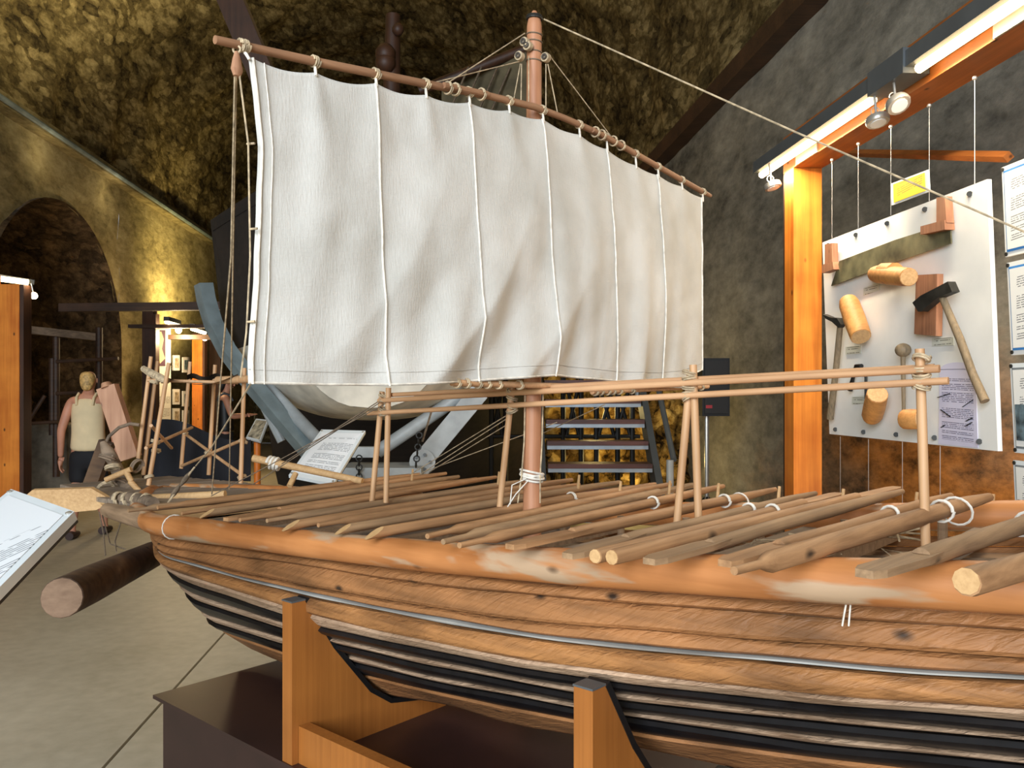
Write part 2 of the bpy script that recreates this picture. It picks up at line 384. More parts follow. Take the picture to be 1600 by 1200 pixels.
def reveal(a, b):
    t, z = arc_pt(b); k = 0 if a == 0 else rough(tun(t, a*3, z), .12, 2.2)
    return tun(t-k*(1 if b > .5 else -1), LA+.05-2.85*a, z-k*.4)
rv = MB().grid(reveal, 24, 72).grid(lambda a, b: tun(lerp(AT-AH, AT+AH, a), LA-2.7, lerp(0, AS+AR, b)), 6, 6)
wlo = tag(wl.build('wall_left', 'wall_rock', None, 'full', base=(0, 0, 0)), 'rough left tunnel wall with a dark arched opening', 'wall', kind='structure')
rv.build('arch_reveal', 'shaded_recess_rock', wlo, 'full')
tag(MB().grid(lambda a, b: (lambda t, z: tun(t, LB-bumpl(t+7, z, .03)-.25*max(0, .25-b), z))(lerp(T0, T1, a), HS*b), 110, 24).build('wall_right', 'plaster', None, 'full', base=(0, 0, 0)), 'grey patchy plaster wall on the right', 'wall', kind='structure')
tag(MB().grid(lambda a, b: tun(T1+rough((a*9, b*9, 3), .1, 1), lerp(LA, LB, a), lerp(0, HS+RAD, b)), 40, 40).build('wall_end', 'vault_rock', None, 'full', base=(0, 0, 0)), 'dark rubble wall closing the tunnel', 'wall', kind='structure')
tag(MB().box(tun(T0, LA-.05, HS-.1), tun(T1-T0, 0, 0), tun(0, .22, 0), (0, 0, .16)).build('trim_1', 'wall_rock'), 'plastered ledge along the left springing of the vault', 'ledge', kind='structure')
tag(MB().tube([tun(T0, LA+.2, HS-.05), tun(T1-.3, LA+.2, HS-.05)], .035).build('conduit', 'blue_grey'), 'grey conduit running along the left ledge under the vault', 'conduit')
tag(MB().box(tun(T0, LB-.2, HS-.16), tun(T1-T0, 0, 0), tun(0, .25, 0), (0, 0, .2)).build('trim_2', 'dark_beam'), 'dark ledge along the right springing of the vault', 'ledge', kind='structure')
# ------------------------------------------------------------------ the ship model on its plinth
WC = 1.75
plb = shp(-.95, 1.28, -1.0)
pl = MB(); UV0, UV1 = -.95, 2.703
def sbox(mb, U0, U1, w0, w1, z0, z1): return mb.box(shp(U0, w0, z0), shp(U1, w0, z0)-shp(U0, w0, z0), shp(U0, w1, z0)-shp(U0, w0, z0), (0, 0, z1-z0))
plinth = thing('plinth', 'dark brown box plinth under the ship model', 'plinth', shp(.9, 1.75, -1.45))
sbox(MB(), UV0+.02, UV1-.02, 1.30, 2.20, -1.45, -1.012).build('body', 'plinth', plinth)
sbox(MB(), UV0, UV1, 1.275, 2.225, -1.012, -1.0).build('top_board', 'plinth', plinth)
def cradle(U, label):
    prof = [(1.28, -1.0), (1.28, -.566), (1.325, -.566), (1.419, -.715), (1.548, -.872), (1.624, -.925), (1.75, -.95)]
    pts = prof+[(2*WC-w, z) for w, z in prof[-2::-1]]
    half = len(prof)
    t = thing('display_cradle', label, 'cradle', shp(U, WC, -1.0), 'cradle boards under the ship')
    MB().prism([shp(U, w, z) for w, z in pts], shp(.045, 0, 0)-shp(0, 0, 0)).build('cradle_board', 'cradle_wood', t)
    for sg in (1, -1):                               # black felt along the edge that carries the hull
        e = [(w if sg > 0 else 2*WC-w, z) for w, z in prof[2:]]
        for (wa, za), (wb, zb) in zip(e, e[1:]):
            n = Vector((-(zb-za), wb-wa)).normalized()*sg
            if n.y < 0: n = -n
            o1, o2 = n*-.004, n*.010
            MB().prism([shp(U-.002, wa+o1.x, za+o1.y), shp(U-.002, wb+o1.x, zb+o1.y), shp(U-.002, wb+o2.x, zb+o2.y), shp(U-.002, wa+o2.x, za+o2.y)], shp(.049, 0, 0)-shp(0, 0, 0)).build('felt_strip', 'black', t)
    for w0, w1 in ((1.278, 1.322), (2.178, 2.222)):
        sbox(MB(), U-.001, U+.046, w0, w1, -.566, -.562).build('end_cap', 'lamp_grey', t)
    return t
cradle(1.9129, 'brown wooden cradle board nearer the steering end of the hull'); cradle(.925, 'brown wooden cradle board under the middle of the hull, nearest the camera'); cradle(-.06, 'brown wooden cradle board under the right end of the hull')
for a, b, q in ((.972, 1.911, 'brown rail board between the two visible cradle boards'), (-.013, .923, 'brown rail board right of the nearest cradle board')):
    tag(sbox(MB(), a, b, 1.30, 1.335, -1.0, -.9).build('cradle_rail', 'cradle_wood'), q, 'rail', 'rails between the cradle boards')

ship = thing('ship_model', 'wooden model of an ancient oared galley with a white square sail', 'ship model', shp(1.45, WC, -.98))
# hull lines: row of each seam in the picture, breadth amidships, tip of the taper
LINES = {
 'A': ([(200,828),(236,837),(296,843),(392,859),(517,878),(640,892),(765,905),(905,917),(1140,933),(1319,943),(1600,960)], 1.335, 3.65),
 'B': ([(225,850),(300,862),(461,882),(580,902),(680,916),(765,925),(890,937),(984,943),(1140,956),(1334,970),(1600,987)], 1.33, 3.6),
 'C': ([(232,860),(300,876),(380,897),(492,919),(640,945),(765,965),(890,978),(1140,997),(1287,1008),(1600,1031)], 1.33, 3.55),
 'c': ([(235,864),(300,880),(364,900),(492,929),(640,959),(680,966),(859,996),(1140,1024),(1412,1046),(1600,1058)], 1.333, 3.52),
 'D': ([(238,868),(300,886),(364,905),(492,936),(640,967),(680,975),(859,1005),(1140,1033),(1412,1055),(1600,1067)], 1.335, 3.5),
 'd': ([(240,880),(305,903),(439,945),(499,964),(680,1004),(800,1028),(910,1042),(975,1052),(1300,1088),(1600,1108)], 1.34, 3.45),
 'E': ([(242,888),(305,916),(439,961),(499,981),(680,1019),(800,1043),(910,1060),(975,1070),(1300,1105),(1600,1129)], 1.365, 3.4),
 'e': ([(250,905),(305,931),(439,974),(499,995),(680,1035),(800,1059),(975,1087),(1300,1123),(1600,1152)], 1.40, 3.3),
 'F': ([(262,920),(305,940),(439,984),(517,1006),(680,1044),(975,1099),(1300,1133),(1600,1160)], 1.42, 3.25),
 'f': ([(275,945),(305,957),(439,998),(517,1019),(680,1060),(975,1115),(1300,1155),(1600,1187)], 1.468, 3.15),
 'G': ([(300,962),(313,968),(439,1008),(540,1033),(680,1068),(1010,1127),(1300,1168),(1600,1197)], 1.49, 3.1),
 'g': ([(313,976),(439,1020),(540,1050),(680,1083),(1010,1150),(1300,1190),(1600,1222)], 1.53, 3.05),
 'K': ([(330,988),(440,1037),(600,1087),(700,1103),(800,1135),(910,1152),(1300,1235),(1600,1280)], 1.635, 3.0),
}
TOP = [(196,797),(221,801),(317,813),(405,822),(492,829),(640,842),(796,851),(921,858),(1140,868),(1319,874),(1600,880)]
def taper(U, tip):
    if U > 2.7: q = (U-2.7)/(tip-2.7)
    elif U < .2: q = (.2-U)/(tip-2.7)
    else: return 1
    return 1-min(1, q)**1.6
def row_z(pts, U, w):
    p = shp(U, w, 0); return -(interp(pts, 800+F*p.x/p.y)-HY)/F*p.y
_zc = {}
def line_z(k, U):
    pts, w, tip = LINES[k]; Uc = max(.2, min(2.75, U)); key = (k, round(Uc, 3))
    if key not in _zc: _zc[key] = sum(row_z(pts, Uc+o, w) for o in (-.06, -.03, 0, .03, .06))/5
    rise = max(0, U-2.75, .2-U); return _zc[key]+.10*rise*rise*(2 if k in 'GgK' else 1)
def line_pt(k, U, out=0):
    pts, w, tip = LINES[k]; f = taper(U, tip); return WC-(WC-w+out)*f, line_z(k, U)
US = [-.8+i*.05 for i in range(90)]
def gun_z(U):                              # axis of the gunwale log
    Uc = max(.2, min(2.75, U)); return sum((row_z(TOP, Uc+o, 1.30)+row_z(LINES['A'][0], Uc+o, 1.30))/2 for o in (-.08, 0, .08))/3
def strake(name, a, b, mat, o0, o1, side, thick=.022, bulge=0):
    mb = MB(); tip = (LINES[a][2]+LINES[b][2])/2
    us = [U for U in US if 2.9-tip < U < tip]+[tip]; us = [2.9-tip]+us
    n0 = len(mb.v); sec = []
    for U in us:
        (wa, za), (wb, zb) = line_pt(a, U, o0), line_pt(b, U, o1)
        wob = .003*noise.noise(Vector((U*4, ord(a), side)))
        wob2 = .003*noise.noise(Vector((U*4, ord(b), side))); g_ = .0015; h_ = (za+wob)-(zb+wob2)
        za_, zb_ = za+wob-g_, zb+wob2+g_; e_ = min(.008, h_*.2)
        def wq(f): return lerp(wa, wb, f)-bulge*4*f*(1-f)-.003*noise.noise(Vector((U*3, f*2+ord(a), side)))
        r = [(wa+thick, za_), (wa+.008, za_), (wq(.08), za_-e_), (wq(.5), (za_+zb_)/2), (wq(.92), zb_+e_), (wb+.008, zb_), (wb+thick, zb_)]
        r = [(min(w, WC), z) for w, z in r]
        if side < 0: r = [(2*WC-w, z) for w, z in r]
        sec.append([shp(U, w, z) for w, z in r])
    for s_ in sec: mb.v += s_
    m = 7
    for i in range(len(sec)-1):
        for j in range(m): mb.f.append((i*m+j, (i+1)*m+j, (i+1)*m+(j+1) % m, i*m+(j+1) % m))
    return mb.build(name, mat, ship, True)
for side in (1, -1):
    strake('hull_plank', 'A', 'B', 'hull_wood', .0, .004, side)
    strake('hull_plank', 'B', 'C', 'hull_wood', -.004, .003, side)
    strake('hull_plank', 'C', 'c', 'hull_wood', -.003, .002, side)
    strake('caulking_strip', 'c', 'D', 'caulk', -.004, -.004, side)
    strake('wale_plank', 'D', 'd', 'carved_wood', .008, .012, side, .03, .004)
    strake('wale_plank', 'd', 'E', 'cream_plank', .004, .004, side)
    for a, b in ('Ee', 'Ff', 'Gg'): strake('tarred_wale', a, b, 'tar', .003, .003, side, .03, .005)
    for a, b in ('eF', 'fG'): strake('hull_plank', a, b, 'cream_plank', .0, .0, side)
    strake('bottom_plank', 'g', 'K', 'hull_wood', -.004, 0, side)
mb = MB()
us = [U for U in US if -.1 <= U <= 3.0]
for s_ in (1, -1):                                   # bottom of the hull down to the keel
    n = len(mb.v)
    for U in us:
        w, z = line_pt('K', U); mb.v += [shp(U, w if s_ > 0 else 2*WC-w, z+.004), shp(U, WC, z-.012)]
    for i in range(len(us)-1): mb.f.append((n+2*i, n+2*i+1, n+2*i+3, n+2*i+2))
mb.build('bottom', 'hull_wood', ship, True)
mb = MB(); mb.tube([shp(U, WC, line_z('K', U)-.005) for U in us]+[shp(3.3, WC, -.72), shp(3.55, WC, -.58), shp(3.66, WC, -.44)], .022, 8); mb.build('keel', 'hull_wood', ship, True)
for s_, nm in ((1, 'near'), (-1, 'far')):
    pts, rr = [], []
    for i in range(70):
        U = lerp(-.72, 3.62, i/69); w = WC-(WC-1.305)*taper(U, 3.68)
        pts.append(shp(U, w if s_ > 0 else 2*WC-w, gun_z(U))); rr.append(.036+.003*noise.noise(Vector((U*2.2, 0, s_))))
    MB().tube(pts, rr, 14).build('gunwale_log', 'log_wood', ship, True)
# lashing round the gunwale near the bow, cords hanging below it
g = MB(); c = shp(2.62, 1.305, gun_z(2.62)); g.ring(c, shp(1, 0, 0)-shp(0, 0, 0), .039, .0022, 16, 6); g.build('gunwale_lashing', 'rope_white', ship)
for x0, x1 in ((1322, 1316), (1329, 1326)):
    MB().tube([PW(x0, 944, 1.305), PW((x0+x1)/2, 960, 1.31), PW(x1, 978, 1.312)], .0016, 5).build('cord', 'rope_white', ship)
# inside: deck boards, thwarts and frames
def inner(U): return (WC-1.36)*max(.03, taper(U, 3.6))
for k in range(9):
    v = -1+2*(k+.5)/9; a = v-1/9+.008; b = v+1/9-.008
    mb = MB(); L = []
    for i in range(30):
        U = lerp(-.6, 3.3, i/29); h = inner(U); z = gun_z(U)-.085+.004*((k*7) % 3)
        L.append([shp(U, WC+a*h, z), shp(U, WC+b*h, z), shp(U, WC+b*h, z-.015), shp(U, WC+a*h, z-.015)])
    for s_ in L: mb.v += s_
    for i in range(29):
        for j in range(4): mb.f.append((i*4+j, (i+1)*4+j, (i+1)*4+(j+1) % 4, i*4+(j+1) % 4))
    mb.build('deck_plank', ('deck_brown', 'deck_grey')[k % 2], ship)
for i in range(17):
    U = -.35+i*.2; h = inner(U)-.005; z = gun_z(U)-.035
    MB().beam(shp(U, WC-h, z), shp(U, WC+h, z), .035, .028).build('thwart', ('deck_grey', 'deck_brown')[i % 2], ship)
for i in range(9):
    U = -.2+i*.22+.06
    for s_ in (-1, 1):
        w = WC+s_*(inner(U)-.06); MB().bar(shp(U, w, gun_z(U)-.08), shp(U, w, gun_z(U)+.005), .011).build('oar_post', 'deck_brown', ship)
# pegs along the far gunwale
for x, y in ((645,733),(780,737),(905,742),(970,752),(1047,751),(1123,755),(1218,760),(1318,764),(1433,769),(1552,772)):
    p = PW(x, y, 2.205); MB().bar(p, p+Vector((-.004, 0, -.045)), .0042, .005, 7).build('thole_pin', 'oar_cut', ship)
# white cloth sheet lying over the deck at the right
MB().grid(lambda a, b: PW(lerp(1490, 1640, a), 0, lerp(1.9, 2.1, b))*Vector((1, 1, 0)) + Vector((0, 0, HC+gun_z(.3)-.022+.008*math.sin(a*9+b*4))) if False else shp(lerp(.32, -.1, a), lerp(1.92, 2.1, b), gun_z(.2)-.018+.006*math.sin(a*9+b*4)), 14, 8).build('white_sheet', 'white_board', ship, 'full')
for i, (U, w) in enumerate(((.55, 1.9), (.8, 1.85), (.45, 1.6), (.3, 2.0), (1.05, 1.95), (.68, 1.72))):
    random.seed(i); z = gun_z(U)-.03
    MB().tube([shp(U+random.uniform(-.07, .07), w+random.uniform(-.06, .06), z+random.uniform(0, .04)) for _ in range(9)], .0022, 5).build('cord', 'rope', ship, True)

# mast with head, collar and its lashings
mp = PW(831, 790, WC); mt_ = PW(835, 20, WC); mt_.y = mp.y; UM = 1.474
base = Vector((mp.x, mp.y, HC+gun_z(UM)-.08)); top = Vector((mt_.x, mp.y, HC+(HY-20)/F*mp.y))
mast = MB().tube([base, lerp(base, top, .5), lerp(base, top, .9), lerp(base, top, .975), lerp(base, top, .99), top+Vector((0, 0, .004))], [.0255, .0225, .0205, .0205, .0165, .006], 16).build('mast', 'mast_wood', ship, True)
def at_mast(y): return Vector((lerp(mp.x, mt_.x, (790-y)/770), mp.y, HC-(y-HY)/F*mp.y))
MB().ring(at_mast(28), (0, 0, 1), .0205, .003, 16, 6, 2, .005).build('mast_band', 'iron', mast)
for y in (55, 66, 82, 96): MB().ring(at_mast(y), (.1, -.05, 1), .0212, .0022, 16, 5).build('mast_lashing', 'rope_dark', mast)
lm = MB()
for i in range(6): lm.ring(at_mast(742)+Vector((0, 0, (i-3)*.004)), (random.uniform(-.25, .25), random.uniform(-.2, .2), 1), .029+.002*(i % 3), .0032, 18, 6)
lm.build('rope_knot', 'rope_white', mast, True)
for x, y, dx in ((812, 88, -.028), (853, 90, .026), (825, 72, -.012), (820, 66, -.02)):
    p = P(x, y, mp.y-.03); MB().tube([p+Vector((-.004, -.006, 0)), p+Vector((.004, .006, 0))], .0125, 14).build('pulley', 'rope', mast, True)
    MB().ring(p+Vector((-.0055, -.009, 0)), (.55, .83, 0), .0055, .003, 12, 5).build('pulley_eye', 'leather', mast)
UY = 1.428
def yard(x, y): return PU(x, y, UY)
# rigging lines
YP = [(336,62),(490,96),(585,115),(670,132),(760,149),(835,167),(880,184),(910,197),(947,214),(1010,250),(1095,298),(1110,306)]
def on_yard(x): return yard(x, interp(YP, x))
def line(name, pts, r=.0016, mat='rope', par=None): return MB().tube(pts, r, 5).build(name, mat, par or ship, True)
stay = [PW(850, 30, WC), PW(1240, 205, WC), PW(1600, 362, WC)]
d = (stay[2]-stay[1]).normalized(); line('stay_rope', stay+[stay[2]+d*.62], .0021, 'rope')
for a, b in (((820, 52), (690, 128)), ((812, 96), (668, 132)), ((813, 100), (802, 162)), ((815, 100), (814, 178)), ((826, 88), (826, 182)), ((853, 100), (853, 172)), ((858, 86), (962, 216)), ((856, 100), (872, 195))):
    line('halyard', [P(a[0], a[1], mp.y-.025), on_yard(b[0])], .0015)
for x0, x1 in ((819, 815), (847, 844)): line('mast_rope', [P(x0+2, 600, mp.y-.02), P(x0, 690, mp.y-.02), P(x1, 742, mp.y-.025), P(x1-6 if x1 < 830 else x1, 786, mp.y-.03)], .002, 'rope')
line('mast_rope', [P(826, 750, mp.y-.03), P(806, 772, mp.y-.04), P(793, 792, mp.y-.05)], .0016, 'rope_white'); line('mast_rope', [P(822, 748, mp.y-.03), P(800, 758, mp.y-.04), P(797, 788, mp.y-.05)], .0016, 'rope_white')

# yard, sail, brails
YPT = [yard(*p) for p in YP]; y0, y1 = YPT[0], YPT[-1]
yd = MB().tube(YPT, [.0080]+[.0092]*10+[.0068], 12).build('yard', 'yard_wood', ship, True)
for (a, b) in (((694, 134), (762, 148)), ((926, 203), (975, 230))):
    MB().bar(yard(*a)+Vector((0, -.014, -.004)), yard(*b)+Vector((0, -.014, -.004)), .0075).build('yard_splice', 'yard_wood', yd)
TIES = [378, 492, 587, 665, 733, 795, 848, 905, 948, 993, 1028, 1065, 1098]
ydir = (y1-y0).normalized()
for i, x in enumerate(TIES):
    p = on_yard(x)
    MB().ring(p, ydir, .0108, .0022, 14, 5, 3, .005).build('yard_lashing', 'rope', yd, True)
for x in (700, 712, 752, 930, 940, 958, 970, 380, 386): MB().ring(on_yard(x)+Vector((0, -.006, -.002)), ydir, .014 if x > 400 else .011, .0022, 14, 5, 2, .004).build('yard_lashing', 'rope', yd, True)
TOPS = [(388, 88), (492, 113), (587, 130), (665, 148), (733, 160), (795, 172), (848, 186), (905, 210), (948, 233), (993, 258), (1028, 273), (1065, 291), (1097, 309)]
LEFT = [(85, 388), (150, 396), (230, 403), (330, 400), (450, 395), (560, 387), (600, 388)]
BOT = [(388, 600), (500, 603), (600, 603), (700, 599), (790, 592), (850, 588), (900, 593), (950, 597), (1020, 597), (1060, 592), (1092, 580)]
SW0, SW1 = None, None
def sail_pt(a, v):
    xt = lerp(388, 1097, a)
    # even spacing on the cloth rather than in the picture
    pt0, pt1 = PU(388, 88, UY-.01), PU(1097, 309, UY-.01); q = lerp(pt0, pt1, a); x = 800+F*q.x/q.y
    yt = interp(TOPS, x)
    for (xa, _), (xb, _) in zip(TOPS, TOPS[1:]):
        if xa <= x <= xb: s_ = (x-xa)/(xb-xa); yt += 4*s_*(1-s_)*min(9, (xb-xa)*.085)
    yb = interp(BOT, x); y = lerp(yt, yb, v)
    if a < .12: x += (interp(LEFT, y)-388)*(1-a/.12)
    edge = min(1, a*8)*min(1, (1-a)*7)
    soft = max(0, v-.06)
    def ridge(q): q = q-math.floor(q); return (q/.62 if q < .62 else (1-q)/.38)**1.3-.45      # soft on one flank, steep on the other
    fold = .016*soft**.7*(1-.25*v)*edge*ridge(4.1*a+.50*v*v+.1)
    fold += .030*soft*math.exp(-((a-.36)/.24)**2)*ridge(5.4*(a+.24*v**2.0))*edge
    fold += .014*soft**1.2*math.exp(-((a-.72)/.22)**2)*ridge(8.0*(a+.05*v*v)+.3)*edge
    fold += .004*soft*edge*math.sin(2*math.pi*(13*a+.7*v))
    for (xa, _) in TOPS[1:-1]:                    # puckers fanning down from each tie
        fold += .007*math.exp(-((x-xa-14*v)/(9+55*v))**2)*math.exp(-v*2.6)*(1-math.exp(-v*30))
    fold += .008*v*(1-v)*noise.noise(Vector((a*9, v*5, 2)))+.002*noise.noise(Vector((a*26, v*11, 5)))
    fold += .045*math.sin(math.pi*v*.62)*math.sin(math.pi*a)**.7
    p = PU(x, y, UY-.01)
    return p+Vector((su, -cu, 0))*fold
sail = MB().grid(sail_pt, 190, 80).build('sail', 'sail_cloth', ship, 'full')
sol = sail.modifiers.new('thickness', 'SOLIDIFY'); sol.thickness = .0018
NRM = Vector((su, -cu, 0))
def sail_a(x):
    lo, hi = 0., 1.
    for _ in range(24):
        m = (lo+hi)/2; p = sail_pt(m, .02)
        if 800+F*p.x/p.y < x: lo = m
        else: hi = m
    return lo
for x, bend in ((587, .010), (733, .004), (848, .002), (948, .001), (1027, -.004)):
    a = sail_a(x)
    MB().tube([sail_pt(a+bend*(v/40)**3, v/40)+NRM*.003 for v in range(41)], .0024, 6).build('brail_rope', 'rope_white', sail, True)
for a0 in (.004, .017): MB().tube([sail_pt(a0, v/30)+NRM*.003 for v in range(31)], .0026 if a0 < .01 else .0012, 6).build('bolt_rope', 'rope_white', sail, True)
MB().tube([sail_pt(.997, v/30)+NRM*.001 for v in range(31)], .003, 6).build('bolt_rope', 'rope_white', sail, True)
MB().tube([sail_pt(a/80, .995)+NRM*.001 for a in range(81)], .0024, 6).build('bolt_rope', 'rope_white', sail, True)
MB().tube([sail_pt(a/80, .955)+NRM*.0012 for a in range(81)], .0006, 5).build('hem_seam', 'sail_cloth', sail, True)
for i, (x, (xt, yt)) in enumerate(zip(TIES, TOPS)):
    p = on_yard(x); q = PU(xt, yt+6, UY-.011)
    MB().tube([p+Vector((0, 0, -.008)), lerp(p, q, .6)+NRM*.002, q+NRM*.004], [.0026, .0034, .0028], 6).build('sail_tie', 'rope_white', sail, True)
# block hanging from the left yardarm, its falls and the edge line
bp = P(370, 103, y0.y+.03)
blk = MB().tube([bp+Vector((0, 0, .026)), bp+Vector((0, 0, .012)), bp+Vector((0, 0, -.008)), bp+Vector((0, 0, -.020))], [.006, .012, .017, .010], 12, True, .6).build('block', 'pink_wood', ship, True)
MB().ring(bp+Vector((0, 0, .031)), (0, 1, 0), .007, .0025, 12, 5).build('block_strop', 'rope', blk)
dl = y0.y+.03
line('fall_rope', [P(367, 118, dl), P(361, 400, dl+.4), P(345, 590, dl+.9), P(331, 772, dl+1.5)], .0026)
line('fall_rope', [P(369, 118, dl), P(364, 400, dl+.5), P(361, 590, dl+1.1), P(358, 765, dl+1.7)], .0024)
line('edge_line', [P(374, 116, dl), P(388, 225, dl), P(391, 400, dl+.02), P(385, 520, dl+.02), P(376, 590, dl+.03)], .0018)
for x, y in ((392, 225), (396, 358), (392, 503)): MB().bar(P(x-6, y, dl+.01), P(x+6, y-1, dl+.005), .0022).build('edge_toggle', 'rope', ship)
# sheet tackle with two deadeyes down to the bow
line('sheet_rope', [P(398, 590, 1.75), P(330, 700, 2.6), P(306, 728, 2.9)], .0022); line('sheet_rope', [P(304, 730, 2.9), P(284, 756, 2.95), P(262, 786, 2.9)], .0032)
for x, y in ((290, 748), (274, 768)):
    p = P(x, y, 2.93); MB().tube([p+Vector((.018, 0, .026)), p+Vector((.006, 0, .008)), p+Vector((-.006, 0, -.008)), p+Vector((-.018, 0, -.026))], [.004, .0125, .0125, .004], 10, True, .7).build('deadeye', 'rope_dark', ship, True)
for a, b in (((590, 628), (440, 725)), ((592, 630), (395, 757)), ((600, 632), (330, 775))): line('guy_rope', [P(*a, 2.6), P(*b, 2.8)], .0018, 'rope_dark')
for a, b in (((790, 650), (640, 742)), ((792, 654), (655, 742)), ((798, 660), (670, 738)), ((945, 632), (820, 690)), ((870, 660), (660, 738))): line('guy_rope', [P(*a, 2.35), P(*b, 2.9)], .0015, 'rope')

# outrigger rails on inverted-V posts
def post(a, b, w, r=.0088, par=None): return MB().tube([PW(*a, w), lerp(PW(*a, w), PW(*b, w), .5), PW(*b, w)], [r, r*1.05, r], 10).build('rail_post', 'post_wood', par or ship, True)
WP = 1.72
for a, b in (((1437, 545), (1447, 870)), ((1079, 580), (1056, 835)), ((1083, 570), (1092, 830)), ((801, 598), (779, 808)), ((597, 612), (581, 785)), ((607, 606), (603, 785))): post(a, b, WP)
def rail(x0, yy0, x1, yy1, dw, r): 
    a, b = PW(x0, yy0, WP+dw), PW(x1, yy1, WP+dw); return MB().tube([a, lerp(a, b, .5), b], [r*.92, r, r*.95], 10).build('rail', 'rail_wood', ship, True)
rail(592, 626, 1468, 576, -.012, .0082); rail(575, 646, 1482, 595, -.014, .0078)
rail(612, 617, 1460, 574, .02, .0075)
for x, yl in ((1440, (560, 576, 586, 596, 604)), (1077, (583, 592, 606, 616, 622)), (800, (603, 612, 622, 634, 642)), (600, (618, 628, 640, 648))):
    for i, y in enumerate(yl):
        MB().ring(PW(x, y, WP-.004), (random.uniform(-.5, .5), random.uniform(-.4, .4), 1), .0155, .0022, 14, 5, 2, .005).build('rail_lashing', 'rope', ship, True)
# the foot spars under the sail
for x0, yy0, x1, yy1 in ((706, 598, 1000, 607), (925, 612, 1106, 604)):
    a, b = PU(x0, yy0, UY-.03), PU(x1, yy1, UY-.03); sp = MB().bar(a, b, .0085, .0075).build('foot_spar', 'rail_wood', ship, True)
    for k in (.02, .06, .11, .15, .2, .3, .93): MB().ring(lerp(a, b, k), b-a, .011, .0024, 14, 5, 2, .005).build('spar_lashing', 'rope', sp, True)
MB().tube([PU(990, 604, UY-.05), PU(1040, 602, UY-.05), PU(1080, 606, UY-.05)], [.008, .013, .008], 8, True, .6).build('cloth_roll', 'rope_white', ship, True)

# bow platform, tower posts, braces, hides
zt = -.425
for k in range(11):
    U0 = 2.98+k*.1; h = .34-.10*max(0, (U0-3.5)/.6)
    sbox(MB(), U0, U0+.094, WC-h, WC+h, zt-.018, zt+.002*(k % 2)).build('platform_plank', 'deck_grey', ship)
sbox(MB(), 2.95, 2.985, WC-.37, WC+.36, zt-.05, zt).build('platform_edge', 'oar_cut', ship)
TW = {1: ((236, 557), (216, 716), 3.95), 2: ((246, 564), (224, 742), 4.0), 3: ((264, 567), (232, 758), 3.55), 4: ((297, 565), (283, 732), 4.3), 5: ((336, 570), (326, 742), 4.0), 6: ((382, 575), (376, 755), 3.62)}
for k, (a, b, d) in TW.items(): MB().bar(P(*a, d), P(*b, d), .0088, .0098).build('tower_post', 'post_wood', ship, True)
def brace(a, da, b, db, r=.0075, nm='tower_brace'): return MB().bar(P(*a, da), P(*b, db), r).build(nm, 'post_wood', ship, True)
brace((228, 700), 3.6, (300, 668), 4.3); brace((292, 680), 4.2, (378, 742), 3.65); brace((284, 728), 4.2, (382, 686), 3.65); brace((236, 665), 3.6, (268, 700), 4.0); brace((230, 594), 3.6, (372, 598), 3.7); brace((340, 594), 3.65, (400, 592), 3.5, .017, 'tower_beam')
for k, (x, y, d) in enumerate(((241, 597, 3.6), (258, 595, 3.6), (243, 690, 3.6), (288, 676, 4.2), (326, 708, 4.0), (378, 745, 3.65), (380, 690, 3.65), (233, 745, 3.55), (244, 704, 3.6))):
    MB().ring(P(x, y, d), (random.uniform(-.5, .5), .2, 1), .0165, .0045, 12, 5, 2, .006).build('tower_lashing', 'rope', ship, True)
MB().tube([P(224, 576, 3.7), P(236, 583, 3.66), P(250, 590, 3.6), P(262, 596, 3.58)], [.014, .018, .018, .012], 8).build('hide_knot', 'rope', ship, True)
MB().grid(lambda a, b: P(lerp(262, 372, a), 590+14*math.sin(math.pi*a)*(1-.3*b)-6*a+b*3, lerp(3.55, 4.05, b)), 20, 10).build('hide_sling', 'leather', ship, 'full')
MB().grid(lambda a, b: P(lerp(292, 345, a), 586-3*math.sin(9*a)+b*8, 3.8+.1*b), 10, 6).build('hide_cover', 'rope_dark', ship, 'full')
MB().grid(lambda a, b: P(lerp(232, 392, a), lerp(657+28*a-8*math.sin(6*a), 752, b), 4.55+.04*math.sin(14*a)), 24, 8).build('dark_awning', 'dark_cloth', ship, 'full')
# stem timbers, withy and gnarled lashed timber at the tip
MB().beam(P(168, 604, 4.1), P(205, 716, 4.1), .092, .05, (0, 1, 0)).build('stem_plank', 'pink_wood', ship)
MB().tube([P(168, 604, 4.1)+Vector((0, 0, -.004)), P(165, 598, 4.1)], [.045, .03], 12, True, .6).build('stem_head', 'pink_wood', ship, True)
MB().beam(P(168, 690, 4.25), P(138, 772, 4.25), .07, .05, (0, 1, 0)).build('stem_brace', 'bark', ship)
MB().tube([P(160, 704, 3.9), P(170, 682, 3.9), P(186, 668, 3.9), P(204, 662, 3.9), P(218, 664, 3.9)], .008, 8).build('withy_hoop', 'gnarl', ship, True)
MB().tube([P(160, 690, 3.8), P(168, 706, 3.8), P(178, 722, 3.78), P(186, 742, 3.75), P(200, 762, 3.7), P(212, 776, 3.6)], [.012, .03, .026, .03, .026, .02], 9).build('gnarled_timber', 'gnarl', ship, True)
for a, b in (((165, 750), (205, 733)), ((196, 735), (205, 752)), ((203, 752), (222, 772))): MB().bar(P(*a, 3.62), P(*b, 3.62), .0125).build('lashed_stick', 'oar_cut', ship, True)
for i, (x, y) in enumerate(((168, 715), (176, 730), (190, 752), (165, 762), (214, 728))): MB().ring(P(x, y, 3.7), (random.uniform(-1, 1), .3, random.uniform(.2, 1)), .034-.004*(i % 3), .005, 14, 5, 2, .01).build('tip_lashing', 'rope' if i % 2 else 'gnarl', ship, True)
